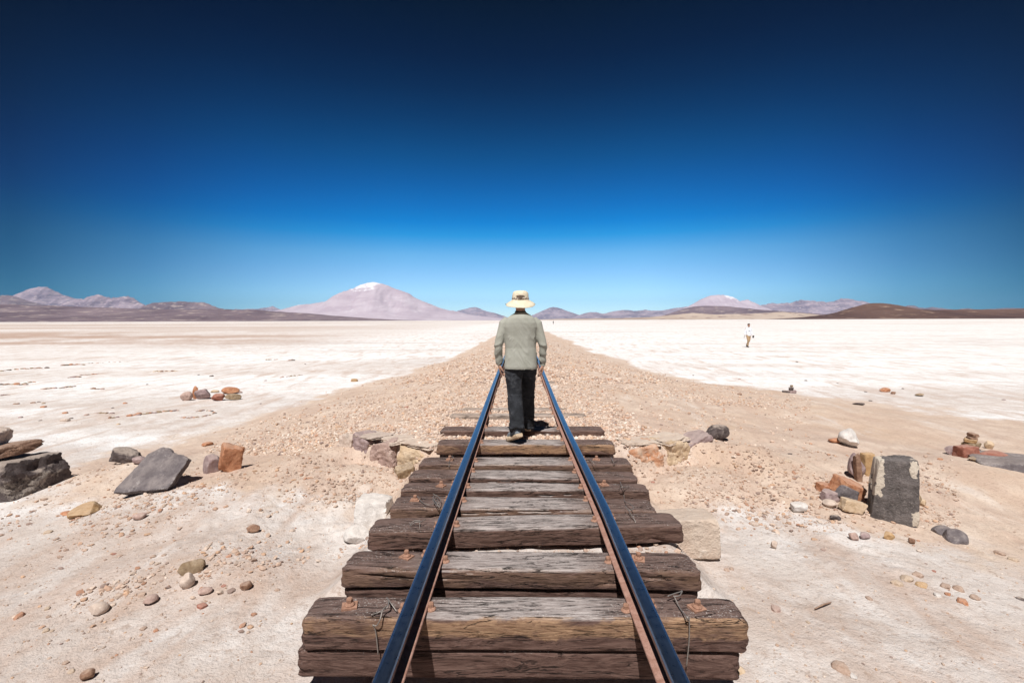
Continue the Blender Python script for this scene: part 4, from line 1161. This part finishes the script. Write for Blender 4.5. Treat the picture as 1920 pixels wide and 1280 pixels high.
# a timber just under the camera, on which the rails go on
V, Fc = timber(2.05, .22, .15, 333)
o = mesh_np('sleeper', V, Fc, WM[1], True); o.location = (0.02, 1.48, ST); tag(o, 'sleeper just below the camera, in front of the nearest one in view', 'sleeper')

# sleepers sunk in the ballast
for k, (py, xl, xr, up) in enumerate(((781, 843, 1100, -.004), (768, 862, 1064, -.020), (746.5, 871, 1062, -.036), (733, 880, 1058, -.037), (724.5, 886, 1050, -.035), (715.5, 889, 1046, -.036), (708, 893, 1044, -.04))):
    pl, pr = at(xl, py, ST - .02), at(xr, py, ST - .02)
    V, Fc = timber(pr.x - pl.x, .2, .13, 400 + k)
    root = empty('sleeper', ((pl.x + pr.x) / 2, pl.y + .1, -.112 + up), (0, 0, (-1) ** k * .01))
    o = mesh_np('beam', V, Fc, WM[4], True, root)
    for X_ in (RXL, RXR):
        xr_ = float(np.interp(pl.y + .1, RY_, X_)) - root.location.x
        for s2 in (-1, 1): screw(root, (xr_ + s2 * .066, .03 * s2, .012), .4, False)
    tag(root, ('grey sleeper half sunk in gravel, first one past the open bridge', 'grey sleeper half sunk in gravel, second one past the open bridge',
               'third sleeper past the bridge, mostly covered by gravel', 'fourth sleeper past the bridge, mostly covered by gravel', 'fifth sleeper past the bridge, mostly covered by gravel',
               'sixth sleeper past the bridge, mostly covered by gravel', 'farthest sleeper that still shows in the gravel, beside the man\'s legs')[k], 'sleeper', 'sleepers sunk in the ballast')

# ------------------------------------------------------------------ tie wires twisted round the sleepers
wm_, wnt, wb = newmat('galvanised_wire', .55, .6, .4)
wb.inputs['Base Color'].default_value = (.30, .27, .25, 1)
def wirepath(pts, D=None):
    out = []
    for (px, py, kind) in pts:
        if kind == 't': p = at(px, py, ST + .010)
        elif kind == 'h': p = at(px, py, ST + .035)
        else: p = at_depth(px, py, kind)
        out.append(p)
    return out
def smoothpath(P, n=5):
    P = [Vector(p) for p in P]; out = []
    for i in range(len(P) - 1):
        a, b, c, d = P[max(i-1, 0)], P[i], P[i+1], P[min(i+2, len(P)-1)]
        for k in range(n):
            t = k / n
            out.append(.5 * ((2*b) + (c-a)*t + (2*a-5*b+4*c-d)*t*t + (3*b-a-3*c+d)*t**3))
    return out + [P[-1]]
def wire(label, runs, r=.0026):
    mb = MB()
    for run in runs:
        mb.tube(smoothpath(wirepath(run)), r, 6)
    tag(mb.build('tie_wire', wm_, None, True), label, 'wire', 'tie wires on the sleepers')
fa, fb_, fc, fe, fg, fd = [SLP[q][1] - SLP[q][3] / 2 - .014 for q in 'ABCEGD']
wire('twisted wire with a loop on the left part of the nearest sleeper', [[(696, 1152, 't'), (712, 1146, 't'), (727, 1137, 'h'), (728, 1124, 'h'), (725, 1120, 'h'), (733, 1130, 'h'), (744, 1146, 't')],
      [(728, 1134, 'h'), (718, 1142, 'h'), (713, 1160, 't'), (706, 1172, fa - .01), (699, 1171, fa - .01), (703, 1178, fa), (706, 1195, fa), (709, 1226, fa)]], .003)
wire('wire with a knot on the right part of the nearest sleeper', [[(1252, 1117, 'h'), (1262, 1113, 'h'), (1275, 1109, 'h'), (1279, 1107, 'h'), (1274, 1116, 'h'), (1262, 1117, 'h')], [(1264, 1117, 'h'), (1275, 1140, 't'), (1287, 1155, fa), (1292, 1162, fa), (1286, 1160, fa), (1292, 1158, fa), (1292, 1200, fa), (1287, 1248, fa)]], .003)
wire('forked wire hanging over the left end of the third sleeper', [[(768, 986, 't'), (778, 979, 'h'), (788, 978, 'h'), (798, 973, 'h')], [(768, 984, 't'), (776, 976, 'h'), (787, 976, 'h')], [(787, 974, 'h'), (787, 984, 't'), (787, 1000, fc), (787, 1027, fc)]], .0026)
wire('wire with a small ring over the right end of the third sleeper', [[(1178, 956, 'h'), (1184, 965, 'h'), (1191, 977, 't'), (1192, 990, fc + .09), (1198, 990, fc + .07), (1197, 994, fc + .07), (1193, 992, fc + .08), (1194, 1004, fc + .09), (1194, 1026, fc + .09)]], .0028)
wire('tangle of old wire beside the left rail on the fourth sleeper', [[(783, 930, 't'), (790, 940, 't'), (803, 946, 't'), (815, 943, 't'), (820, 938, 'h')], [(812, 925, 'h'), (818, 930, 'h'), (815, 938, 'h'), (823, 943, 'h'), (826, 936, 'h'), (818, 928, 'h'), (812, 932, 'h'), (820, 945, 'h'), (824, 952, 't')], [(811, 936, 'h'), (817, 945, 'h'), (825, 950, 'h'), (820, 935, 'h')]], .0028)
wire('bent wire running from the fifth sleeper to the fourth, right of the right rail', [[(1163, 903, 'h'), (1168, 913, 'h'), (1180, 911, 't')], [(1160, 920, fe), (1164, 914, 'h'), (1169, 914, 'h'), (1170, 930, fe), (1172, 940, 't'), (1180, 943, 'h'), (1188, 952, 'h'), (1180, 956, 'h'), (1172, 948, 'h')]], .0026)
wire('thin short wire on the left end of the seventh sleeper', [[(842, 858, 'h'), (847, 855, 'h'), (850, 858, 'h'), (843, 862, 't'), (842, 872, fg), (842, 879, fg)]], .0026)
wire('long thin wire across the right end of the seventh sleeper', [[(1103, 857, 'h'), (1111, 866, 'h'), (1118, 872, 't')], [(1146, 857, 'h'), (1150, 866, 'h'), (1153, 870, fg + .02), (1152, 881, fg + .02)]], .0026)

# ------------------------------------------------------------------ people
def oval(cx, cy, cz, rx, ry, n=20, p=2.0, tilt=0.0):
    a = np.arange(n) * 2 * math.pi / n
    c, s = np.cos(a), np.sin(a)
    x = np.sign(c) * np.abs(c) ** (2 / p) * rx; y = np.sign(s) * np.abs(s) ** (2 / p) * ry
    return np.stack([cx + x, cy + y, cz + y * tilt + 0 * x], 1)

def fuse(mb, voxel, smooth=4, name='tmp'):
    """one continuous skin round all the volumes of mb"""
    o = mesh_np(name, np.vstack(mb.V), mb.F)
    m = o.modifiers.new('r', 'REMESH'); m.mode = 'VOXEL'; m.voxel_size = voxel; m.use_smooth_shade = True
    s = o.modifiers.new('s', 'SMOOTH'); s.factor = .5; s.iterations = smooth
    dg = bpy.context.evaluated_depsgraph_get(); dg.update()
    me = bpy.data.meshes.new_from_object(o.evaluated_get(dg))
    bpy.data.objects.remove(o)
    return me

def finish(me, name, mat, parent, fn=None):
    n = len(me.vertices); V = np.empty(n * 3); me.vertices.foreach_get('co', V); V = V.reshape(-1, 3)
    if fn is not None:
        N = np.empty(n * 3); me.vertices.foreach_get('normal', N); N = N.reshape(-1, 3)
        V = V + N * fn(V)[:, None]
        me.vertices.foreach_set('co', V.ravel()); me.update()
    me.name = name; me.materials.clear(); me.materials.append(mat)
    me.polygons.foreach_set('use_smooth', np.ones(len(me.polygons), bool))
    o = bpy.data.objects.new(name, me); COL.objects.link(o); o.parent = parent
    return o

def cloth(name, c, d, rough=.9, scale=9):
    m, nt_, b = newmat(name, rough, spec=.15)
    T = NT(nt_); v = T.coord('Object')
    n = T.noise(v, scale, 5, .6, .5); w = T.noise(v, 420, 2, .5)
    k = T.mix(T.ramp(n, [(.38, 0.0), (.64, 1.0)]), c, d)
    T.l(k, b.inputs['Base Color'])
    bp = T.bump(n, None, .012, .5); T.bump(w, b, .0012, .5, bp)
    return m
def skinmat():
    m, nt_, b = newmat('skin', .55, spec=.35)
    T = NT(nt_); v = T.coord('Object'); n = T.noise(v, 25, 4, .6)
    T.l(T.mix(n, (.36, .19, .13), (.50, .30, .22)), b.inputs['Base Color'])
    b.inputs['Subsurface Weight'].default_value = .08; b.inputs['Subsurface Radius'].default_value = (.012, .006, .004)
    return m
SKIN = skinmat()

def hand(mb, wrist, down, palm_n, side, s=1.0):
    """relaxed hand: palm, four unequal bent fingers, thumb on the side; down = finger direction, palm_n = way the palm looks"""
    d = Vector(down).normalized(); pn = Vector(palm_n); pn = (pn - d * pn.dot(d)).normalized(); ax = d.cross(pn) * side
    w = Vector(wrist)
    def P(a, b, c): return w + d * a * s + ax * b * s + pn * c * s
    for b in (-.028, -.010, .010, .028):
        mb.tube([P(-.015, b * .55, 0), P(.03, b * .85, .0), P(.088, b, .004)], [.017 * s, .0165 * s, .0125 * s], 8)
    for b, L, q in ((-.030, .062, .5), (-.010, .078, .42), (.010, .083, .38), (.030, .074, .34)):
        r = .0088 * s
        a0 = .084; p0 = P(a0, b, .004); a1 = q; a2 = q * 2.3
        p1 = p0 + (d * math.cos(a1) + pn * math.sin(a1)) * L * .48 * s
        p2 = p1 + (d * math.cos(a2) + pn * math.sin(a2)) * L * .30 * s
        p3 = p2 + (d * math.cos(a2 + .4) + pn * math.sin(a2 + .4)) * L * .24 * s
        mb.tube([p0, p1, p2, p3], [r * 1.12, r * 1.02, r * .92, r * .72], 8)
    mb.tube([P(.012, .026, .006), P(.044, .047, .020), P(.070, .052, .034), P(.088, .050, .044)], [.0145 * s, .0115 * s, .0098 * s, .0075 * s], 8)

def head_parts(mb, c, yaw_dir=1, s=1.0):
    """c = middle of the head; faces +y when yaw_dir = 1, -y when -1"""
    x, y, z = c; f = yaw_dir
    R_ = [(-.118, .030, .034, .030), (-.098, .052, .060, .024), (-.07, .062, .076, .014), (-.03, .071, .088, .004), (.015, .076, .096, -.002), (.055, .073, .093, -.006), (.09, .056, .072, -.008), (.113, .028, .036, -.01)]
    V, Fc = loft([oval(x, y + f * q[3] * s, z + q[0] * s, q[1] * s, q[2] * s, 24) for q in R_]); mb.add(V, Fc)
    mb.tube([(x, y + f * .09 * s, z + .008 * s), (x, y + f * .106 * s, z - .018 * s), (x, y + f * .110 * s, z - .036 * s), (x, y + f * .092 * s, z - .042 * s)], [.009 * s, .011 * s, .0145 * s, .011 * s], 8)
    mb.tube([(x - .022 * s, y + f * .080 * s, z - .062 * s), (x, y + f * .089 * s, z - .061 * s), (x + .022 * s, y + f * .080 * s, z - .062 * s)], [.005 * s, .009 * s, .005 * s], 8)   # mouth
    mb.tube([(x - .045 * s, y + f * .078 * s, z + .022 * s), (x, y + f * .092 * s, z + .020 * s), (x + .045 * s, y + f * .078 * s, z + .022 * s)], [.007 * s, .010 * s, .007 * s], 8)   # brow
    for q in (-1, 1):
        mb.tube([(x + q * .074 * s, y + f * .004 * s, z + .024 * s), (x + q * .086 * s, y - f * .006 * s, z + .010 * s), (x + q * .082 * s, y - f * .004 * s, z - .012 * s), (x + q * .074 * s, y + f * .002 * s, z - .030 * s)],
                [(.005 * s, .012 * s), (.006 * s, .015 * s), (.006 * s, .012 * s), (.005 * s, .007 * s)], 8)

def folds_shirt(V):
    x, y, z = V[:, 0], V[:, 1], V[:, 2]
    f1 = fbm((x + z * .55) * 9, (z - x * .4) * 2.4, y * 4, 3); f2 = fbm((x - z * .8) * 10 + 9, (z + x * .5) * 2.2, y * 3, 3)
    r1 = 1 - np.abs(f1) * 5; r2 = 1 - np.abs(f2) * 5
    w = sstep(1.42, 1.15, z) * .8 + .2
    arm = (np.abs(x) > .21)
    rz_ = np.sin((z + .35 * np.abs(x)) * 70 + 5 * fbm(z * 6, x * 8, y * 8, 2))
    big = fbm((x + z * .45) * 7, (z - x * .5) * 2.2, y * 3 + 4, 3)
    return .0085 * np.clip(r1, 0, 1) ** 1.5 * w * sstep(-.12, .08, x + .1 * (z - 1.1)) * sstep(-.15, .1, big) + .006 * np.clip(r2, 0, 1) ** 1.5 * w * sstep(.0, -.14, x) * sstep(-.1, .15, big) - .003 + .007 * big + np.where(arm, .0036 * rz_ * sstep(1.20, 1.05, z), 0)
def folds_trousers(V):
    x, y, z = V[:, 0], V[:, 1], V[:, 2]
    f1 = fbm(x * 14 + z * 6, z * 3.0, y * 9, 4)
    cuff = sstep(.30, .12, z); knee = np.exp(-((z - .48) / .10) ** 2); seat = np.exp(-((z - .74) / .09) ** 2)
    s = np.sin(z * 95 + 7 * fbm(x * 9, z * 8, y * 9, 3) + x * 25)
    return .006 * np.clip(1 - np.abs(f1) * 4, 0, 1) + .006 * s * (cuff * .95 + .55 * knee * (fbm(x * 5, z * 9, y * 5, 2) > -.1) + .5 * seat) + .004 * fbm(x * 7, z * 7, y * 7, 3)

# ---- the man on the track, walking away
def walker():
    T0 = Vector((.0, 5.62, ST + .004))
    root = empty('person', T0)
    LH, RH = Vector((-.088, .0, .90)), Vector((.088, .0, .90))
    LK, RK = Vector((-.070, -.035, .49)), Vector((.082, .19, .505))
    LA, RA = Vector((-.040, -.290, .165)), Vector((.085, .355, .095))
    LSh, RSh = Vector((-.185, 0, 1.365)), Vector((.185, 0, 1.365))
    LE, RE = Vector((-.258, -.03, 1.09)), Vector((.262, -.02, 1.09))
    LW, RW = Vector((-.252, .04, .862)), Vector((.262, .05, .850))
    mb = MB()
    V, Fc = loft([oval(0, .0, .84, .12, .09), oval(0, 0, .92, .155, .105), oval(0, 0, 1.04, .14, .095), oval(0, 0, 1.2, .155, .10), oval(0, 0, 1.32, .165, .095), oval(0, 0, 1.40, .11, .07), oval(0, .005, 1.46, .060, .058), oval(0, .02, 1.52, .054, .056), oval(0, .03, 1.56, .052, .054)]); mb.add(V, Fc)
    for H_, K_, A_ in ((LH, LK, LA), (RH, RK, RA)):
        mb.tube([H_, H_.lerp(K_, .5), K_, K_.lerp(A_, .35), A_], [.085, .072, .053, .055, .036], 14)
        ft = Vector((0, .15, -.055)) if A_ is RA else Vector((-.06, .12, -.105))
        mb.tube([A_, A_ + ft * .5, A_ + ft], [.036, .036, .03], 10)
    for S_, E_, W_ in ((LSh, LE, LW), (RSh, RE, RW)):
        mb.tube([S_, S_.lerp(E_, .5), E_, E_.lerp(W_, .3), W_], [.050, .045, .038, .040, .026], 12)
    hand(mb, LW, (.10, .16, -1), (1, 0, .1), 1, 1.0)
    hand(mb, RW, (-.06, .14, -1), (-1, .1, .1), -1, 1.0)
    head_parts(mb, (0, .03, 1.605))
    body = finish(fuse(mb, .0055, 3), 'body', SKIN, root)
    # shirt
    mb = MB()
    V, Fc = loft([oval(0, -.006, .812, .191, .139, 40, 2.5), oval(0, -.006, .84, .194, .143, 40, 2.5), oval(0, -.004, .95, .190, .136, 40, 2.4), oval(0, 0, 1.06, .184, .127, 40, 2.3), oval(0, -.004, 1.2, .193, .127, 40, 2.3),
                  oval(0, -.012, 1.30, .206, .128, 40, 2.3), oval(0, -.020, 1.355, .196, .122, 40, 2.2), oval(0, -.024, 1.405, .165, .112, 40), oval(0, -.018, 1.440, .115, .098, 40), oval(0, -.002, 1.462, .078, .078, 40), oval(0, .012, 1.474, .066, .064, 40)]); mb.add(V, Fc)
    for S_, E_, W_ in ((LSh, LE, LW), (RSh, RE, RW)):
        dn = (W_ - E_).normalized()
        mb.tube([S_ + Vector((-math.copysign(.045, S_.x), 0, .012)), S_ + Vector((math.copysign(.01, S_.x), 0, -.03)), S_.lerp(E_, .5), E_, E_.lerp(W_, .4), W_ + dn * .004], [.062, .066, .058, .054, .048, .039], 22)
    shirt = finish(fuse(mb, .0062, 2), 'shirt', cloth('sage_shirt', (.335, .335, .290), (.385, .385, .340), .9, 7), root, folds_shirt)
    # dark inside of the collar
    V, Fc = loft([oval(0, .012, 1.466, .0665, .0645, 32), oval(0, .012, 1.487, .064, .062, 32)])
    mb = MB(); mb.add(V, Fc); mb.build('collar', cloth('dark_collar', (.04, .04, .04), (.06, .06, .055)), root, True)
    # trousers
    mb = MB()
    V, Fc = loft([oval(0, -.004, .78, .150, .118, 36, 2.4), oval(0, 0, .85, .176, .122, 36, 2.3), oval(0, 0, .92, .160, .10, 36, 2.2)]); mb.add(V, Fc)
    def leg(H_, K_, A_, end):
        a = Vector(end)
        mb.tube([H_ + Vector((0, 0, .02)), H_.lerp(K_, .35), H_.lerp(K_, .75), K_, K_.lerp(A_, .4), K_.lerp(A_, .8), a], [(.100, .112), (.094, .102), (.083, .088), (.078, .084), (.077, .084), (.077, .082), (.080, .086)], 26)
    leg(LH, LK, LA, LA + Vector((-.005, -.004, -.018)))
    leg(RH, RK, RA, RA + Vector((0, .0, -.045)))
    tr, nt_, b = newmat('charcoal_trousers', .85, spec=.2)
    T = NT(nt_); v = T.coord('Object'); n = T.noise(v, 8, 6, .65, .4)
    T.l(T.ramp(n, [(.36, (.014, .015, .018)), (.56, (.030, .032, .038)), (.70, (.085, .087, .095))]), b.inputs['Base Color'])
    T.bump(n, b, .03, .9)
    finish(fuse(mb, .0068, 2), 'trousers', tr, root, folds_trousers)
    # shoes: the left one has its heel raised and shows its sole, the right one is planted ahead
    sole_m, nt_, b = newmat('shoe_sole', .8); b.inputs['Base Color'].default_value = (.62, .47, .30, 1)
    T = NT(nt_); nn = T.noise(T.coord('Object'), 60, 3, .6); T.l(T.ramp(nn, [(.4, (.52, .37, .25)), (.6, (.66, .55, .40))]), b.inputs['Base Color'])
    up_m = cloth('shoe_upper', (.16, .20, .24), (.28, .30, .32), .8, 30)
    def shoe(origin, rz, pitch):
        e = empty('shoe', origin, (pitch, 0, rz)); e.parent = root
        # local: heel at y=0, toe at y=.28, sole bottom at z=0
        out = [(0, .026), (.02, .036), (.07, .037), (.12, .035), (.17, .044), (.22, .046), (.26, .034), (.282, .012)]
        rings = []
        for z, g in ((0, -.004), (.006, .002), (.024, .006), (.036, .003), (.040, -.002)):
            rings.append(np.array([(r + g, y, z + (.012 if y > .24 else 0)) for y, r in out] + [(-(r + g), y, z + (.012 if y > .24 else 0)) for y, r in out[::-1]]))
        mb = MB(); V, Fc = loft(rings); mb.add(V, Fc)
        for q in range(7):     # lugs of the tread
            yq = .012 + q * .038
            for sx_ in (-.018, .018):
                V, Fc = loft([np.array([(sx_ - .012, yq, z), (sx_ + .012, yq, z), (sx_ + .012, yq + .020, z), (sx_ - .012, yq + .020, z)]) for z in (-.005, .002)]); mb.add(V, Fc)
        mb.build('sole', sole_m, e, False)
        mb = MB()
        V, Fc = loft([oval(0, .045, .040, .036, .046, 20), oval(0, .045, .07, .035, .045, 20), oval(0, .05, .100, .036, .046, 20), oval(0, .055, .112, .033, .042, 20)]); mb.add(V, Fc)
        mb.tube([(0, .03, .064), (0, .10, .070), (0, .16, .062), (0, .22, .056), (0, .262, .052)], [(.033, .030), (.034, .034), (.038, .028), (.041, .020), (.026, .013)], 18)
        finish(fuse(mb, .005, 3), 'shoe_upper', up_m, e)
        return e
    shoe((-.000, -.350, .090), .60, -.40)
    shoe((.088, .300, .004), -.12, .03)
    # hat
    hm = cloth('hat_canvas', (.66, .58, .43), (.74, .67, .53), .9, 20)
    hr = empty('hat', (0, .036, 1.618), (0, 0, 0)); hr.parent = root
    n = 72; a = np.arange(n) * 2 * math.pi / n
    def hring(r, z, wob=0.0, back=0.0, ry=1.06):
        k = np.cos(a + math.pi / 2)       # +1 toward the back (-y)
        kk = np.sin(a) * -1
        zz_ = z + wob * np.sin(a * 3 + 1.1) + back * kk
        return np.stack([np.cos(a) * r, np.sin(a) * r * ry, zz_], 1)
    outer = [hring(.172, -.052, .004, -.046), hring(.150, -.036, .003, -.036), hring(.120, -.015, .002, -.020), hring(.100, .002, 0, -.006), hring(.098, .010), hring(.097, .030), hring(.0955, .055), hring(.093, .074), hring(.086, .090), hring(.072, .101), hring(.045, .107), hring(.015, .108)]
    inner = [hring(.172, -.0555, .004, -.046), hring(.150, -.040, .003, -.036), hring(.118, -.020, .002, -.020), hring(.095, -.004, 0, -.006), hring(.091, .03)]
    rings = inner[::-1] + outer
    V, Fc = loft(rings)
    V = np.array(V); k_ = fbm(V[:, 0] * 22, V[:, 1] * 22, V[:, 2] * 30, 3)
    V += (V / np.maximum(np.linalg.norm(V, axis=1), 1e-3)[:, None]) * (k_ * .0045)[:, None]
    mesh_np('crown_and_brim', V, Fc, hm, True, hr)
    bm_, nt_, b = newmat('hat_band', .85); T = NT(nt_); vv = T.n('ShaderNodeTexVoronoi'); T.l(T.coord('Object'), vv.inputs['Vector']); vv.inputs['Scale'].default_value = 75
    T.l(T.ramp(vv.outputs['Distance'], [(.25, (.07, .03, .025)), (.42, (.30, .20, .14)), (.6, (.55, .50, .42))]), b.inputs['Base Color'])
    def bandz(r, z): return np.stack([np.cos(a) * r, np.sin(a) * r * 1.06, z + .006 * np.sin(a) + .003 * np.sin(a * 4)], 1)
    V, Fc = loft([bandz(.0985, .006), bandz(.1015, .008), bandz(.1010, .026), bandz(.0980, .028)])
    mesh_np('hat_band', V, Fc, bm_, True, hr)
    mb = MB(); mb.tube([(-.168, -.02, -.052), (-.175, -.02, -.050)], [.006, .005], 10); mb.tube([(.168, .02, -.052), (.175, .02, -.050)], [.006, .005], 10)
    mb.build('brim_snap', cloth('snap_dark', (.05, .035, .02), (.08, .05, .03)), hr, True)
    # eyes and hair
    em, nt_, b = newmat('eye', .2); b.inputs['Base Color'].default_value = (.55, .52, .48, 1)
    for q in (-1, 1):
        mb = MB(); V, Fc = ico(2); mb.add(V * .0115 + np.array([q * .031, .03 + .080, 1.611]), [list(f) for f in Fc]); mb.build('eye', em, root, True)
    mb = MB(); V, Fc = loft([oval(0, .006, 1.548, .050, .045, 24), oval(0, .010, 1.575, .066, .070, 24), oval(0, .014, 1.61, .0765, .086, 24), oval(0, .018, 1.66, .078, .092, 24), oval(0, .022, 1.69, .06, .07, 24)]); mb.add(V, Fc)
    mb.build('hair', cloth('hair_grey_brown', (.10, .07, .05), (.18, .13, .10), .8, 60), root, True)
    tag(root, 'man in tan bucket hat, sage shirt and black trousers walking away between the rails', 'person')
walker()

# ---- the person out on the salt, coming this way
def far_person(base, s, shirtc, trc, label, voxel, look=-1, walk=1.0, holds=True):
    root = empty('person', base)
    f = look
    LH, RH = Vector((-.085, 0, .90)), Vector((.085, 0, .90))
    LK, RK = Vector((-.07, f * .13 * walk, .49)), Vector((.045, f * .02, .49))
    LA, RA = Vector((-.075, f * .07 * walk, .09)), Vector((-.01, -f * .20 * walk, .13))
    LS, RS = Vector((-.18, 0, 1.40)), Vector((.18, 0, 1.40))
    LE, RE = Vector((-.25, -f * .02, 1.12)), Vector((.235, -f * .03, 1.12))
    LW, RW = Vector((-.30, f * .05, .90)), Vector((.265, f * .10, .89))
    mb = MB()
    V, Fc = loft([oval(0, 0, .84, .12, .09), oval(0, 0, .94, .15, .10), oval(0, 0, 1.2, .15, .10), oval(0, 0, 1.38, .15, .08), oval(0, 0, 1.46, .055, .055), oval(0, -f * -.01, 1.56, .05, .052)]); mb.add(V, Fc)
    for H_, K_, A_ in ((LH, LK, LA), (RH, RK, RA)):
        mb.tube([H_, K_, K_.lerp(A_, .35), A_], [.08, .052, .053, .036], 12)
        mb.tube([A_, A_ + Vector((0, f * .12, -.06))], [.036, .03], 10)
    for S_, E_, W_ in ((LS, LE, LW), (RS, RE, RW)):
        mb.tube([S_, E_, W_], [.047, .038, .027], 12)
    hand(mb, LW, (-.05, f * .1, -1), (1, 0, 0), 1); hand(mb, RW, (.05, f * .15, -1), (-1, 0, 0), -1)
    head_parts(mb, (0, f * .02, 1.615), f)
    finish(fuse(mb, voxel, 2), 'body', SKIN, root)
    mb = MB()
    V, Fc = loft([oval(0, 0, .84, .175, .12, 30, 2.4), oval(0, 0, 1.0, .180, .12, 30, 2.3), oval(0, 0, 1.25, .190, .125, 30, 2.3), oval(0, 0, 1.38, .185, .10, 30, 2.2), oval(0, 0, 1.45, .10, .075, 30), oval(0, 0, 1.485, .066, .064, 30)]); mb.add(V, Fc)
    for S_, E_, W_ in ((LS, LE, LW), (RS, RE, RW)):
        mb.tube([S_ * 1.0 + Vector((-math.copysign(.03, S_.x), 0, 0)), S_.lerp(E_, .5), E_, W_], [.066, .060, .055, .045], 16)
    finish(fuse(mb, voxel * 1.2, 2), 'shirt', cloth('far_shirt', *shirtc), root, folds_shirt)
    mb = MB()
    V, Fc = loft([oval(0, 0, .80, .14, .11, 30, 2.3), oval(0, 0, .9, .165, .115, 30, 2.3), oval(0, 0, .95, .16, .11, 30)]); mb.add(V, Fc)
    for H_, K_, A_ in ((LH, LK, LA), (RH, RK, RA)):
        mb.tube([H_ + Vector((0, 0, .02)), H_.lerp(K_, .6), K_, A_ + Vector((0, 0, .05))], [.096, .080, .066, .055], 18)
    finish(fuse(mb, voxel * 1.2, 2), 'trousers', cloth('far_trousers', *trc), root, folds_trousers)
    for A_ in (LA, RA):
        mb = MB(); z = .045 if A_ is LA else .07
        mb.tube([A_ + Vector((0, -f * .06, z - A_.z)), A_ + Vector((0, f * .06, z - A_.z)), A_ + Vector((0, f * .17, .03 - A_.z))], [.046, .046, .036], 12)
        mb.tube([A_ + Vector((0, 0, .0)), A_ + Vector((0, 0, .09))], [.052, .050], 12)
        finish(fuse(mb, voxel, 2), 'shoe', cloth('far_shoe', (.035, .03, .03), (.06, .055, .05)), root)
    mb = MB(); c = (0, f * .02, 1.615)
    V, Fc = loft([oval(0, c[1] - f * .022, 1.60, .080, .085, 24), oval(0, c[1] - f * .014, 1.65, .084, .098, 24), oval(0, c[1] - f * .004, 1.70, .080, .096, 24), oval(0, c[1], 1.735, .056, .07, 24), oval(0, c[1], 1.748, .02, .025, 24)]); mb.add(V, Fc)
    mb.build('hair', cloth('dark_hair', (.03, .018, .014), (.06, .035, .03), .7, 60), root, True)
    root.scale = (s, s, s)
    tag(root, label, 'person')
    return root, RW, LW
pf = drop(1403, 651)
rt, RW_, LW_ = far_person(pf, 1.0, ((.74, .76, .82), (.82, .83, .87)), ((.36, .24, .14), (.46, .32, .20)), 'person in white long-sleeved shirt and tan trousers walking toward us on the salt', .011)
# small dark print on the chest
mb = MB()
for (x0, z0, w, h) in ((-.045, 1.20, .03, .035), (-.012, 1.195, .045, .018), (.035, 1.20, .035, .028)):
    V, Fc = loft([np.array([(x0 - w / 2, -.137, z0 - h / 2), (x0 + w / 2, -.137, z0 - h / 2), (x0 + w / 2, -.137, z0 + h / 2), (x0 - w / 2, -.137, z0 + h / 2)]), np.array([(x0 - w / 2, -.115, z0 - h / 2), (x0 + w / 2, -.115, z0 - h / 2), (x0 + w / 2, -.115, z0 + h / 2), (x0 - w / 2, -.115, z0 + h / 2)])]); mb.add(V, Fc)
mb.build('shirt_print', cloth('print_dark', (.06, .10, .12), (.10, .14, .16)), rt)
# things held: a dark bag on one side, a pale bottle on the other
bm_ = bmesh.new(); bmesh.ops.create_cube(bm_, size=1); bmesh.ops.bevel(bm_, geom=bm_.edges[:], offset=.12, segments=3, affect='EDGES', profile=.6)
me = bpy.data.meshes.new('camera_bag'); bm_.to_mesh(me); bm_.free()
o = bpy.data.objects.new('camera_bag', me); COL.objects.link(o); me.materials.append(cloth('bag_dark', (.04, .04, .045), (.07, .07, .07)))
o.scale = (.10, .07, .17); o.location = pf + Vector((.285, -.135, .79)); o.rotation_euler = (0, .25, 0)
tag(o, 'small dark camera held low in the hand of the person on the salt', 'camera')
mb = MB(); mb.tube([(0, 0, -.10), (0, 0, -.095), (0, 0, .03), (0, 0, .06), (0, 0, .065), (0, 0, .09)], [.028, .033, .033, .016, .014, .014], 16)
o = mb.build('bottle', cloth('bottle_grey', (.40, .42, .42), (.55, .56, .55)), None, True); o.location = pf + Vector((-.325, -.075, .80)); o.rotation_euler = (0, .3, 0)
tag(o, 'pale grey bottle in the other hand of the person on the salt', 'bottle')
pz = at_depth(1037.5, 610, 215.0); pz.z = ground1(pz.x, pz.y)
far_person(pz, 1.0, ((.16, .16, .17), (.20, .20, .21)), ((.26, .25, .24), (.30, .29, .28)), 'tiny dark figure standing very far off on the salt, right of the hat', .02, walk=.3)
